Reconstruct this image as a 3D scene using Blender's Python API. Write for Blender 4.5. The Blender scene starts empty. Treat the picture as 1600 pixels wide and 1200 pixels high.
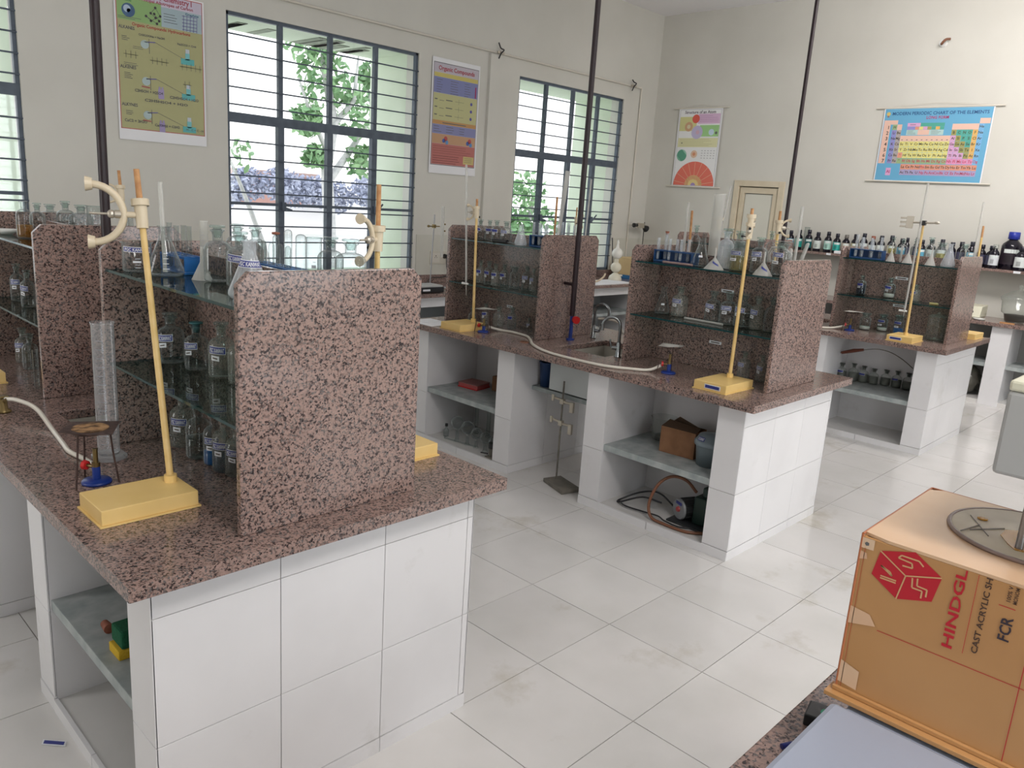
import bpy, bmesh, math, random
from math import sin, cos, pi, atan2, sqrt, radians
from mathutils import Vector, Matrix
random.seed(7)
SC = bpy.context.scene
COL = SC.collection

# ------------------------------------------------------------------ camera
def setup_camera():
    yaw, pitch, roll, h, f = 0.7615, -0.2321, 0.0671, 1.9256, 1228.72
    fw = Vector((cos(pitch)*cos(yaw), cos(pitch)*sin(yaw), sin(pitch)))
    r0 = Vector((sin(yaw), -cos(yaw), 0)); u0 = r0.cross(fw)
    r = cos(roll)*r0 + sin(roll)*u0; u = -sin(roll)*r0 + cos(roll)*u0
    m = Matrix((r, u, -fw)).transposed().to_4x4(); m.translation = Vector((0, 0, h))
    cd = bpy.data.cameras.new('camera'); cd.sensor_width = 36; cd.lens = f/1600*36
    cd.clip_start = 0.05; cd.clip_end = 300
    co = bpy.data.objects.new('camera', cd); COL.objects.link(co); co.matrix_world = m; SC.camera = co
setup_camera()
# ------------------------------------------------------------------ light
SC.view_settings.view_transform = 'Standard'; SC.view_settings.look = 'None'
SC.view_settings.gamma = 1; SC.view_settings.use_curve_mapping = False
SC.view_settings.exposure = 0.39
W = bpy.data.worlds.new('world'); SC.world = W; W.use_nodes = True
nt = W.node_tree; bg = nt.nodes['Background']
tc = nt.nodes.new('ShaderNodeTexCoord'); sx = nt.nodes.new('ShaderNodeSeparateXYZ')
rp = nt.nodes.new('ShaderNodeValToRGB')
nt.links.new(tc.outputs['Generated'], sx.inputs[0]); nt.links.new(sx.outputs['Z'], rp.inputs[0])
rp.color_ramp.elements[0].position = 0.0; rp.color_ramp.elements[0].color = (1.0, 0.975, 0.965, 1)
rp.color_ramp.elements[1].position = 0.9; rp.color_ramp.elements[1].color = (0.80, 0.86, 1.0, 1)
nt.links.new(rp.outputs[0], bg.inputs['Color']); bg.inputs['Strength'].default_value = 1.75
def area(name, loc, rot, sx_, sy_, power, col, portal=False):
    l = bpy.data.lights.new(name, 'AREA'); l.shape = 'RECTANGLE'; l.size = sx_; l.size_y = sy_
    l.energy = power; l.color = col
    if portal: l.cycles.is_portal = True
    o = bpy.data.objects.new(name, l); COL.objects.link(o); o.location = loc; o.rotation_euler = rot
    return o
WINX = [(-0.45, 1.94), (3.65, 5.916), (7.54, 9.737)]
RWINX = [(-1.2, 1.1), (3.5, 4.9), (7.9, 9.2)]
for i, (a, b) in enumerate(WINX):
    area('window_light', ((a+b)/2, 7.5, 2.19), (radians(-90), 0, 0), b-a, 2.45, 1, (1, 1, 1), True)
for i, (a, b) in enumerate(RWINX):
    area('daylight', ((a+b)/2, -3.46, 2.1), (radians(90), 0, 0), b-a, 2.4, (78, 64, 52)[i], (0.93, 0.96, 1.0))
FWINY = [(3.9, 5.1)]  # unseen front opening and its lamp, added to lift light on the piers
for i, (a, b) in enumerate(FWINY):
    area('daylight', (-3.15, (a+b)/2, 2.1), (0, radians(-90), 0), 2.4, b-a, 34, (1, 0.98, 0.96))
for lx, ly, lp, tilt in ((0.9, -1.5, 78, 0), (4.6, -.9, 46, 0), (7.4, 1.6, 125, -58)):
    area('added_fill_light', (lx, ly, 4.5), (0, radians(tilt), 0), 0.9, 1.8, lp, (1, 0.955, 0.93))  # unseen overhead lamps, added to brighten floor, bench ends and back wall
cy = SC.cycles
cy.max_bounces = 10; cy.diffuse_bounces = 4; cy.glossy_bounces = 3; cy.transmission_bounces = 6
cy.transparent_max_bounces = 28; cy.caustics_reflective = False; cy.caustics_refractive = False
cy.sample_clamp_indirect = 4.0; cy.use_adaptive_sampling = True; cy.adaptive_threshold = 0.02

# ------------------------------------------------------------------ materials
def M(name, col, rough=0.5, metal=0.0, spec=0.5, coat=0.0):
    m = bpy.data.materials.new(name); m.use_nodes = True
    b = m.node_tree.nodes['Principled BSDF']
    b.inputs['Base Color'].default_value = (*col, 1); b.inputs['Roughness'].default_value = rough
    b.inputs['Metallic'].default_value = metal; b.inputs['Specular IOR Level'].default_value = spec
    b.inputs['Coat Weight'].default_value = coat
    return m
def noisy(name, c1, c2, scale=3.0, rough=0.6, detail=4, lo=0.35, hi=0.65, spec=0.4, bump=0.0, metal=0.0, rnd=0.0, coord='pos'):
    m = M(name, c1, rough, metal, spec); n = m.node_tree; b = n.nodes['Principled BSDF']
    g = n.nodes.new('ShaderNodeNewGeometry'); no = n.nodes.new('ShaderNodeTexNoise'); r = n.nodes.new('ShaderNodeValToRGB')
    no.inputs['Scale'].default_value = scale; no.inputs['Detail'].default_value = detail
    n.links.new(g.outputs['Position'], no.inputs['Vector']); n.links.new(no.outputs['Fac'], r.inputs[0])
    r.color_ramp.elements[0].position = lo; r.color_ramp.elements[0].color = (*c1, 1)
    r.color_ramp.elements[1].position = hi; r.color_ramp.elements[1].color = (*c2, 1)
    out = r.outputs[0]
    if rnd:
        oi = n.nodes.new('ShaderNodeObjectInfo'); mr = n.nodes.new('ShaderNodeMapRange')
        mr.inputs['To Min'].default_value = 1-rnd; mr.inputs['To Max'].default_value = 1.0
        n.links.new(oi.outputs['Random'], mr.inputs['Value'])
        mx = n.nodes.new('ShaderNodeVectorMath'); mx.operation = 'SCALE'
        n.links.new(out, mx.inputs[0]); n.links.new(mr.outputs[0], mx.inputs['Scale']); out = mx.outputs[0]
    n.links.new(out, b.inputs['Base Color'])
    if bump:
        bp = n.nodes.new('ShaderNodeBump'); bp.inputs['Strength'].default_value = bump; bp.inputs['Distance'].default_value = 0.002
        n.links.new(no.outputs['Fac'], bp.inputs['Height']); n.links.new(bp.outputs[0], b.inputs['Normal'])
    return m
def granite_mat(name, pink, mid, dark, scale=95, rough=0.16):
    m = M(name, pink, rough, 0, 0.5); n = m.node_tree; b = n.nodes['Principled BSDF']
    g = n.nodes.new('ShaderNodeNewGeometry')
    nz = n.nodes.new('ShaderNodeTexNoise'); nz.inputs['Scale'].default_value = 130; nz.inputs['Detail'].default_value = 3
    sub = n.nodes.new('ShaderNodeVectorMath'); sub.operation = 'SUBTRACT'; sub.inputs[1].default_value = (.5, .5, .5)
    sc = n.nodes.new('ShaderNodeVectorMath'); sc.operation = 'SCALE'; sc.inputs['Scale'].default_value = 0.011
    ad = n.nodes.new('ShaderNodeVectorMath'); ad.operation = 'ADD'
    n.links.new(g.outputs['Position'], nz.inputs['Vector']); n.links.new(nz.outputs['Color'], sub.inputs[0])
    n.links.new(sub.outputs[0], sc.inputs[0]); n.links.new(g.outputs['Position'], ad.inputs[0]); n.links.new(sc.outputs[0], ad.inputs[1])
    v = n.nodes.new('ShaderNodeTexVoronoi'); v.inputs['Scale'].default_value = scale
    n.links.new(ad.outputs[0], v.inputs['Vector'])
    sp = n.nodes.new('ShaderNodeSeparateColor'); n.links.new(v.outputs['Color'], sp.inputs[0])
    n2 = n.nodes.new('ShaderNodeTexNoise'); n2.inputs['Scale'].default_value = 75; n2.inputs['Detail'].default_value = 2
    n.links.new(g.outputs['Position'], n2.inputs['Vector'])
    ma = n.nodes.new('ShaderNodeMath'); ma.operation = 'MULTIPLY_ADD'; ma.inputs[1].default_value = 0.55
    n.links.new(sp.outputs[0], ma.inputs[0])
    m2 = n.nodes.new('ShaderNodeMath'); m2.operation = 'MULTIPLY'; m2.inputs[1].default_value = 0.62
    n.links.new(n2.outputs['Fac'], m2.inputs[0]); n.links.new(m2.outputs[0], ma.inputs[2])
    r = n.nodes.new('ShaderNodeValToRGB'); cr = r.color_ramp; cr.interpolation = 'LINEAR'
    cr.elements[0].position = 0.37; cr.elements[0].color = (*dark, 1)
    cr.elements[1].position = 0.44; cr.elements[1].color = (*mid, 1)
    e = cr.elements.new(0.54); e.color = (*pink, 1)
    e = cr.elements.new(0.80); e.color = (pink[0]*1.25, pink[1]*1.22, pink[2]*1.22, 1)
    n.links.new(ma.outputs[0], r.inputs[0])
    gp = n.nodes.new('ShaderNodeValToRGB'); gp.color_ramp.elements[0].position = .78; gp.color_ramp.elements[1].position = .92
    gp.color_ramp.elements[0].color = (0, 0, 0, 1); gp.color_ramp.elements[1].color = (1, 1, 1, 1)
    n.links.new(sp.outputs[1], gp.inputs[0]); mg = n.nodes.new('ShaderNodeMixRGB'); mg.inputs[2].default_value = (0.13, 0.115, 0.11, 1)
    n.links.new(gp.outputs[0], mg.inputs[0]); n.links.new(r.outputs[0], mg.inputs[1]); n.links.new(mg.outputs[0], b.inputs['Base Color'])
    return m
def glass_mat(name, centre, edge, gloss=1.0, rough=0.02, power=1.0, alpha=0.0, body=(0.8, 0.85, 0.85), rim=0.5):
    """thin-walled glass: tinted see-through centre, denser and shinier towards the rim"""
    m = bpy.data.materials.new(name); m.use_nodes = True; n = m.node_tree; n.nodes.clear()
    o = n.nodes.new('ShaderNodeOutputMaterial')
    tr = n.nodes.new('ShaderNodeBsdfTransparent'); gl = n.nodes.new('ShaderNodeBsdfGlossy'); gl.inputs['Roughness'].default_value = rough
    lw = n.nodes.new('ShaderNodeLayerWeight'); lw.inputs['Blend'].default_value = 0.5
    pw = n.nodes.new('ShaderNodeMath'); pw.operation = 'POWER'; pw.inputs[1].default_value = 3.0*power
    n.links.new(lw.outputs['Facing'], pw.inputs[0])
    mc = n.nodes.new('ShaderNodeMixRGB'); mc.inputs[1].default_value = (*centre, 1); mc.inputs[2].default_value = (*edge, 1)
    n.links.new(pw.outputs[0], mc.inputs[0]); n.links.new(mc.outputs[0], tr.inputs['Color'])
    fr = n.nodes.new('ShaderNodeMath'); fr.operation = 'POWER'; fr.inputs[1].default_value = 4.0
    n.links.new(lw.outputs['Facing'], fr.inputs[0])
    mg = n.nodes.new('ShaderNodeMath'); mg.operation = 'MULTIPLY_ADD'; mg.inputs[1].default_value = 0.75*gloss; mg.inputs[2].default_value = 0.045*gloss; mg.use_clamp = True
    n.links.new(fr.outputs[0], mg.inputs[0])
    base = tr.outputs[0]
    if True:
        df = n.nodes.new('ShaderNodeBsdfDiffuse'); df.inputs['Color'].default_value = (*body, 1)
        mx0 = n.nodes.new('ShaderNodeMixShader'); al = n.nodes.new('ShaderNodeMath'); al.operation = 'MULTIPLY_ADD'
        al.inputs[1].default_value = rim; al.inputs[2].default_value = alpha; al.use_clamp = True
        n.links.new(pw.outputs[0], al.inputs[0]); n.links.new(al.outputs[0], mx0.inputs[0])
        n.links.new(base, mx0.inputs[1]); n.links.new(df.outputs[0], mx0.inputs[2]); base = mx0.outputs[0]
    mx = n.nodes.new('ShaderNodeMixShader'); n.links.new(mg.outputs[0], mx.inputs[0])
    n.links.new(base, mx.inputs[1]); n.links.new(gl.outputs[0], mx.inputs[2]); n.links.new(mx.outputs[0], o.inputs[0])
    return m
paint = noisy('cream_wall_paint', (0.60, 0.585, 0.53), (0.64, 0.625, 0.57), 1.3, 0.65)
paint_dado = noisy('glossy_dado_paint', (0.55, 0.54, 0.48), (0.59, 0.58, 0.51), 2, 0.35)
ceil_m = M('ceiling_paint', (0.93, 0.91, 0.93), 0.8)
fins = noisy('mint_plaster', (0.62, 0.70, 0.55), (0.70, 0.77, 0.63), 2.5, 0.8)
tile_m = noisy('ivory_floor_tile', (0.65, 0.635, 0.61), (0.71, 0.69, 0.67), 2.6, 0.16, 5, 0.3, 0.6, 0.5, 0, 0, 0.06)
def dirty(m, dirt, sc1, lo, hi):
    n = m.node_tree; b = n.nodes['Principled BSDF']; l = b.inputs['Base Color'].links[0].from_socket
    g = n.nodes.new('ShaderNodeNewGeometry'); a = n.nodes.new('ShaderNodeTexNoise'); a.inputs['Scale'].default_value = sc1; a.inputs['Detail'].default_value = 7
    a.inputs['Roughness'].default_value = 0.65; n.links.new(g.outputs['Position'], a.inputs['Vector'])
    r = n.nodes.new('ShaderNodeMapRange'); r.inputs['From Min'].default_value = lo; r.inputs['From Max'].default_value = hi; r.inputs['To Max'].default_value = 0.6
    n.links.new(a.outputs['Fac'], r.inputs['Value']); mx = n.nodes.new('ShaderNodeMixRGB'); mx.inputs[2].default_value = (*dirt, 1)
    n.links.new(r.outputs[0], mx.inputs[0]); n.links.new(l, mx.inputs[1]); n.links.new(mx.outputs[0], b.inputs['Base Color'])
dirty(tile_m, (0.40, 0.35, 0.25), 1.7, 0.58, 0.74)
grout = M('dark_grout', (0.16, 0.14, 0.12), 0.9)
clad = noisy('white_wall_tile', (0.74, 0.73, 0.74), (0.81, 0.80, 0.81), 2.0, 0.28, 4, 0.3, 0.6, 0.5, 0, 0, 0.05)
clad_grout = M('tile_grout', (0.42, 0.40, 0.37), 0.9)
dirty(clad, (0.50, 0.48, 0.44), 2.3, 0.60, 0.80)
granite = granite_mat('pink_granite', (0.275, 0.19, 0.163), (0.15, 0.098, 0.085), (0.035, 0.026, 0.026), 190)
kota = noisy('grey_stone_slab', (0.26, 0.30, 0.30), (0.46, 0.49, 0.48), 14, 0.45, 6, 0.3, 0.75)
glass = glass_mat('clear_lab_glass', (0.835, 0.865, 0.86), (0.25, 0.29, 0.29), 1.0, 0.02, 0.75)
glass_lid = glass_mat('green_edged_glass', (0.80, 0.88, 0.86), (0.28, 0.38, 0.35), 1.1, 0.02, 1.0)
dusty = glass_mat('dusty_glass', (0.92, 0.94, 0.93), (0.55, 0.6, 0.58), 1.0, 0.06, 1.4, 0.10, (0.62, 0.64, 0.58))
frost = glass_mat('frosted_glass', (0.92, 0.94, 0.95), (0.5, 0.55, 0.56), 1.0, 0.15, 1.0, 0.28, (0.78, 0.82, 0.86))
clearpl = glass_mat('clear_plastic', (0.93, 0.94, 0.95), (0.6, 0.62, 0.64), 1.2, 0.12, 0.8, 0.16, (0.74, 0.75, 0.76))
milky = glass_mat('milky_plastic', (0.90, 0.90, 0.88), (0.6, 0.6, 0.58), 0.8, 0.25, 1.0, 0.42, (0.74, 0.73, 0.69))
shelf_glass = glass_mat('float_glass', (0.74, 0.86, 0.84), (0.45, 0.66, 0.64), 1.0, rim=0.0)
shelf_edge = M('glass_edge', (0.006, 0.048, 0.052), 0.12, 0, 0.6)
pane_m = glass_mat('window_pane', (0.97, 0.985, 0.985), (0.85, 0.9, 0.9), 0.5, rim=0.0)
water = glass_mat('water', (0.80, 0.82, 0.80), (0.5, 0.52, 0.5), 0.6)
liqs = {'water': water, 'blue': glass_mat('blue_liquid', (0.02, 0.22, 0.62), (0.0, 0.08, 0.3), 0.6, 0.02, 1, 0.45, (0.01, 0.20, 0.62)),
        'blue2': glass_mat('dark_blue_liquid', (0.05, 0.25, 0.42), (0.02, 0.08, 0.2), 0.6, 0.02, 1, 0.25, (0.02, 0.10, 0.20)),
        'amber': glass_mat('amber_liquid', (0.85, 0.50, 0.12), (0.4, 0.2, 0.05), 0.6, 0.02, 1, 0.25, (0.55, 0.30, 0.05)),
        'yellow': glass_mat('yellow_liquid', (0.88, 0.82, 0.52), (0.6, 0.5, 0.3), 0.6, 0.02, 1, 0.12, (0.7, 0.62, 0.35)),
        'dark': glass_mat('dark_liquid', (0.16, 0.18, 0.24), (0.1, 0.1, 0.1), 0.6, 0.02, 1, 0.5, (0.06, 0.07, 0.1)),
        'powder': M('white_powder', (0.72, 0.70, 0.64), 0.9)}
cream = noisy('cream_plastic', (0.78, 0.54, 0.20), (0.82, 0.58, 0.235), 9, 0.38)
cream2 = M('pale_cream_plastic', (0.66, 0.56, 0.40), 0.35)
rodm = noisy('cream_rod', (0.68, 0.46, 0.17), (0.74, 0.53, 0.23), 20, 0.4)
rodtip = noisy('worn_wood_tip', (0.42, 0.20, 0.08), (0.55, 0.30, 0.13), 40, 0.6)
maroon = M('maroon_gas_pipe', (0.014, 0.004, 0.007), 0.45)
navy = M('blue_enamel', (0.01, 0.035, 0.22), 0.35)
blue_pl = M('blue_plastic', (0.01, 0.12, 0.38), 0.35)
navy_pl = M('dark_blue_plastic', (0.008, 0.055, 0.17), 0.35)
red_pl = M('red_plastic', (0.55, 0.02, 0.02), 0.35)
brass = M('tarnished_brass', (0.22, 0.16, 0.07), 0.35, 0.9)
copper = M('copper_tube', (0.40, 0.25, 0.15), 0.35, 0.8)
rust = noisy('rusty_iron', (0.045, 0.025, 0.022), (0.10, 0.06, 0.05), 60, 0.6, metal=0.3)
iron = noisy('grey_painted_iron', (0.13, 0.12, 0.10), (0.20, 0.18, 0.15), 15, 0.6)
steel = M('grey_steel', (0.30, 0.30, 0.31), 0.3, 0.9)
chrome = M('dull_chrome', (0.28, 0.30, 0.31), 0.22, 0.95)
nickel = M('clamp_metal', (0.55, 0.50, 0.42), 0.3, 0.7)
winf = noisy('slate_window_steel', (0.075, 0.095, 0.125), (0.10, 0.125, 0.16), 12, 0.5)
blackp = M('black_plastic', (0.012, 0.012, 0.014), 0.35)
whitep = M('white_plastic', (0.78, 0.78, 0.76), 0.4)
porcelain = M('white_porcelain', (0.75, 0.75, 0.72), 0.15)
hosem = M('ivory_rubber_hose', (0.66, 0.62, 0.54), 0.3)
hose_red = M('red_brown_hose', (0.20, 0.08, 0.04), 0.45)
kraft = noisy('kraft_masking_paper', (0.44, 0.225, 0.085), (0.50, 0.27, 0.11), 3, 0.32, spec=0.4)
kraft2 = noisy('pale_kraft_paper', (0.62, 0.40, 0.24), (0.68, 0.46, 0.29), 4, 0.25, spec=0.5)
tape = M('masking_tape', (0.72, 0.50, 0.33), 0.4)
board = noisy('cardboard', (0.20, 0.095, 0.045), (0.26, 0.13, 0.065), 12, 0.8)
board_in = M('dark_cardboard', (0.10, 0.06, 0.035), 0.9)
redink = M('red_ink', (0.50, 0.008, 0.02), 0.45)
darkink = M('dark_ink', (0.06, 0.035, 0.02), 0.6)
instr = M('grey_instrument_paint', (0.33, 0.365, 0.45), 0.4)
instr2 = M('grey_instrument_head', (0.40, 0.40, 0.39), 0.4)
ivoryp = M('ivory_instrument_paint', (0.66, 0.64, 0.50), 0.45)
paper = M('white_paper', (0.80, 0.80, 0.82), 0.7)
label_blue = M('label_blue', (0.025, 0.035, 0.22), 0.4)
label_white = M('label_white', (0.72, 0.73, 0.76), 0.5)
amber_m = M('amber_resin', (0.45, 0.20, 0.01), 0.2)
cork = noisy('rubber_cork', (0.22, 0.07, 0.04), (0.30, 0.11, 0.07), 50, 0.7)
sponge_g = noisy('green_scourer', (0.005, 0.07, 0.03), (0.01, 0.11, 0.05), 150, 0.95, bump=0.5)
sponge_y = noisy('yellow_sponge', (0.60, 0.38, 0.02), (0.68, 0.45, 0.04), 120, 0.9)
doorm = noisy('pale_door_wood', (0.60, 0.52, 0.38), (0.66, 0.58, 0.44), 6, 0.5)
doorp = M('door_panel_paint', (0.66, 0.65, 0.57), 0.5)
pvc = M('pvc_conduit', (0.66, 0.62, 0.54), 0.5)
_mc = {}
def flat(c, rough=0.5):
    k = (c, rough)
    if k not in _mc: _mc[k] = M('print_ink', c, rough)
    return _mc[k]

# ------------------------------------------------------------------ mesh builder
ORG = {}
LAST = [None]
class MB:
    def __init__(s): s.v = []; s.f = []; s.mi = []; s.sm = []
    def add(s, vs, fs, mi=0, smooth=False):
        b = len(s.v); s.v += [tuple(x) for x in vs]
        for f in fs: s.f.append(tuple(b+i for i in f)); s.mi.append(mi); s.sm.append(smooth)
        return s
    def box(s, x0, y0, z0, x1, y1, z1, mi=0, skip=''):
        vs = [(x0, y0, z0), (x1, y0, z0), (x1, y1, z0), (x0, y1, z0), (x0, y0, z1), (x1, y0, z1), (x1, y1, z1), (x0, y1, z1)]
        s.add(vs, [(0, 3, 2, 1), (4, 5, 6, 7), (0, 1, 5, 4), (1, 2, 6, 5), (2, 3, 7, 6), (3, 0, 4, 7)], mi); return s
    def obox(s, c, ax, ay, az, mi=0):
        c, ax, ay, az = map(Vector, (c, ax, ay, az))
        vs = [c+a*ax+b*ay+d*az for d in (-1, 1) for a, b in ((-1, -1), (1, -1), (1, 1), (-1, 1))]
        s.add(vs, [(0, 3, 2, 1), (4, 5, 6, 7), (0, 1, 5, 4), (1, 2, 6, 5), (2, 3, 7, 6), (3, 0, 4, 7)], mi); return s
    def lathe(s, prof, c=(0, 0, 0), n=20, mi=0, smooth=True, M_=None):
        vs = []; fs = []
        for (r, z) in prof:
            r = max(r, 1e-5)
            for k in range(n):
                a = 2*pi*k/n; p = Vector((r*cos(a), r*sin(a), z))
                if M_ is not None: p = M_ @ p
                vs.append((p[0]+c[0], p[1]+c[1], p[2]+c[2]))
        for i in range(len(prof)-1):
            for k in range(n):
                k2 = (k+1) % n; fs.append((i*n+k, i*n+k2, (i+1)*n+k2, (i+1)*n+k))
        s.add(vs, fs, mi, smooth); return s
    def cyl(s, a, b, r0, r1=None, n=12, mi=0, smooth=True, caps=True):
        r1 = r0 if r1 is None else r1
        a = Vector(a); b = Vector(b); d = (b-a); L = d.length; d.normalize()
        R = d.to_track_quat('Z', 'Y').to_matrix()
        vs = []
        for (c, r) in ((a, r0), (b, r1)):
            for k in range(n):
                t = 2*pi*k/n; vs.append(c+R @ Vector((r*cos(t), r*sin(t), 0)))
        fs = [(k, (k+1) % n, n+(k+1) % n, n+k) for k in range(n)]
        s.add(vs, fs, mi, smooth)
        if caps:
            s.add(vs[:n], [tuple(reversed(range(n)))], mi); s.add(vs[n:], [tuple(range(n))], mi)
        return s
    def tube(s, pts, r, n=8, mi=0, closed=False):
        pts = [Vector(p) for p in pts]; N = len(pts); vs = []; up = None
        rr = r if isinstance(r, (list, tuple)) else [r]*N
        for i, p in enumerate(pts):
            if closed: t = pts[(i+1) % N]-pts[i-1]
            else: t = pts[min(i+1, N-1)]-pts[max(i-1, 0)]
            t.normalize()
            if up is None:
                up = Vector((0, 0, 1)) if abs(t.z) < .9 else Vector((1, 0, 0))
            x = up.cross(t); x.normalize(); y = t.cross(x); up = y
            for k in range(n):
                a = 2*pi*k/n; vs.append(p+x*rr[i]*cos(a)+y*rr[i]*sin(a))
        fs = []
        for i in range(N if closed else N-1):
            j = (i+1) % N
            for k in range(n):
                fs.append((i*n+k, i*n+(k+1) % n, j*n+(k+1) % n, j*n+k))
        s.add(vs, fs, mi, True)
        if not closed:
            s.add(vs[:n], [tuple(reversed(range(n)))], mi); s.add(vs[-n:], [tuple(range(n))], mi)
        return s
    def ellips(s, c, rx, ry, rz, n=14, m=8, mi=0):
        prof = [(sin(pi*i/m), -cos(pi*i/m)) for i in range(m+1)]
        vs = []
        for (r, z) in prof:
            for k in range(n):
                a = 2*pi*k/n; vs.append((c[0]+rx*r*cos(a), c[1]+ry*r*sin(a), c[2]+rz*z))
        fs = [(i*n+k, i*n+(k+1) % n, (i+1)*n+(k+1) % n, (i+1)*n+k) for i in range(m) for k in range(n)]
        s.add(vs, fs, mi, True); return s
    def prism(s, poly, z0, z1, mi=0, frame=None):
        """poly in (u,v); frame=(origin,U,V,W) maps u,v,w to space; else u,v = x,y"""
        n = len(poly)
        if frame is None: g = lambda u, v, w: (u, v, w)
        else:
            O, U, V, Wv = map(Vector, frame); g = lambda u, v, w: O+U*u+V*v+Wv*w
        vs = [g(u, v, z0) for u, v in poly]+[g(u, v, z1) for u, v in poly]
        fs = [tuple(reversed(range(n))), tuple(range(n, 2*n))]+[(k, (k+1) % n, n+(k+1) % n, n+k) for k in range(n)]
        s.add(vs, fs, mi); return s
    def mesh(s, name, mats, off=(0, 0, 0)):
        me = bpy.data.meshes.new(name)
        me.from_pydata([(v[0]-off[0], v[1]-off[1], v[2]-off[2]) for v in s.v], [], s.f)
        for m in (mats if isinstance(mats, (list, tuple)) else [mats]): me.materials.append(m)
        me.polygons.foreach_set('material_index', s.mi); me.polygons.foreach_set('use_smooth', s.sm)
        me.update(); return me
    def build(s, name, mats, parent=None, bevel=0.0, **props):
        off = ORG.get(parent.name, (0, 0, 0)) if parent else (0, 0, 0)
        o = bpy.data.objects.new(name, s.mesh(name, mats, off)); COL.objects.link(o)
        if parent: o.parent = parent
        ORG[o.name] = off; LAST[0] = o
        if bevel:
            b = o.modifiers.new('bevel', 'BEVEL'); b.width = bevel; b.segments = 2; b.limit_method = 'ANGLE'
        for k, v in props.items(): o[k] = v
        return o
def thing(name, label, cat, loc, group=None):
    o = bpy.data.objects.new(name, None); COL.objects.link(o); o.location = loc; o.empty_display_size = 0.05
    o['label'] = label; o['category'] = cat
    if group: o['group'] = group
    ORG[o.name] = tuple(loc); return o
def solo(mb, name, mats, label, cat, group=None, bevel=0.0):
    o = mb.build(name, mats, None, bevel); o['label'] = label; o['category'] = cat
    if group: o['group'] = group
    return o
def struct(mb, name, mats, parent=None, bevel=0.0):
    o = mb.build(name, mats, parent, bevel); o['kind'] = 'structure' if parent is None else ''
    if parent is not None: del o['kind']
    return o

# ------------------------------------------------------------------ lettering
_txt = {}
def pretext(strings):
    objs = []
    for t in strings:
        if t in _txt: continue
        cu = bpy.data.curves.new('lettering', 'FONT'); cu.body = t; cu.size = 1; cu.resolution_u = 2; cu.offset = 0.022
        cu.align_x = 'LEFT'; o = bpy.data.objects.new('lettering', cu); COL.objects.link(o); objs.append((t, o, cu))
    bpy.context.view_layer.update(); dg = bpy.context.evaluated_depsgraph_get()
    for t, o, cu in objs:
        me = bpy.data.meshes.new_from_object(o.evaluated_get(dg))
        vs = [tuple(v.co) for v in me.vertices]; fs = [tuple(p.vertices) for p in me.polygons]
        w = max([v[0] for v in vs], default=1); _txt[t] = (vs, fs, w)
        bpy.data.meshes.remove(me); bpy.data.objects.remove(o); bpy.data.curves.remove(cu)
def text_into(mb, t, mapf, size, u, v, mi, align='L', width=None, rot=0):
    """mapf(u,v,w) -> point; text baseline starts at (u,v); v grows upward"""
    vs, fs, w = _txt[t]; sx = size
    if width: sx = width/w
    u0 = u - (w*sx/2 if align == 'C' else 0)
    c, s_ = cos(rot), sin(rot)
    pts = []
    for a in vs:
        x = a[0]*sx + (u0-u); y = a[1]*size
        pts.append(mapf(u+x*c-y*s_, v+x*s_+y*c, 0))
    mb.add(pts, fs, mi)
class Sheet:
    """flat print on a wall: rectangles, discs, lines and lettering, each ink its own material slot"""
    def __init__(s, mapf): s.mb = MB(); s.mats = []; s.map = mapf; s.layer = 1
    def mi(s, c):
        m = flat(c) if isinstance(c, tuple) else c
        if m not in s.mats: s.mats.append(m)
        return s.mats.index(m)
    def up(s): s.layer += 1
    def rect(s, u0, v0, u1, v1, c):
        w = s.layer*0.0006; s.mb.add([s.map(u0, v0, w), s.map(u1, v0, w), s.map(u1, v1, w), s.map(u0, v1, w)], [(0, 1, 2, 3)], s.mi(c))
    def poly(s, pts, c):
        w = s.layer*0.0006; s.mb.add([s.map(u, v, w) for u, v in pts], [tuple(range(len(pts)))], s.mi(c))
    def disc(s, u, v, r, c, n=20, a0=0, a1=2*pi):
        s.poly([(u+r*cos(a0+(a1-a0)*k/n), v+r*sin(a0+(a1-a0)*k/n)) for k in range(n+(0 if a1-a0 > 6.2 else 1))], c)
    def line(s, u0, v0, u1, v1, t, c):
        d = Vector((u1-u0, v1-v0)); d.normalize(); p = Vector((-d.y, d.x))*t/2
        s.poly([(u0+p.x, v0+p.y), (u0-p.x, v0-p.y), (u1-p.x, v1-p.y), (u1+p.x, v1+p.y)], c)
    def text(s, t, u, v, size, c, align='L', width=None, rot=0):
        w = s.layer*0.0006; f = lambda a, b, d: s.map(a, b, w)
        text_into(s.mb, t, f, size, u, v, s.mi(c), align, width, rot)
ELS = {}
_rows = ['H|1,1', 'He|1,18', 'Li|2,1', 'Be|2,2', 'B|2,13', 'C|2,14', 'N|2,15', 'O|2,16', 'F|2,17', 'Ne|2,18', 'Na|3,1', 'Mg|3,2', 'Al|3,13', 'Si|3,14', 'P|3,15', 'S|3,16', 'Cl|3,17', 'Ar|3,18']
for t in _rows:
    a, b = t.split('|'); ELS[tuple(map(int, b.split(',')))] = a
for r, s in ((4, 'K Ca Sc Ti V Cr Mn Fe Co Ni Cu Zn Ga Ge As Se Br Kr'), (5, 'Rb Sr Y Zr Nb Mo Tc Ru Rh Pd Ag Cd In Sn Sb Te I Xe'), (6, 'Cs Ba * Hf Ta W Re Os Ir Pt Au Hg Tl Pb Bi Po At Rn'), (7, 'Fr Ra * Rf Db Sg Bh Hs Mt Ds Rg Cn Nh Fl Mc Lv Ts Og')):
    for i, e in enumerate(s.split()): ELS[(r, i+1)] = e
for i, e in enumerate('La Ce Pr Nd Pm Sm Eu Gd Tb Dy Ho Er Tm Yb Lu'.split()): ELS[(8, i+4)] = e
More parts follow.
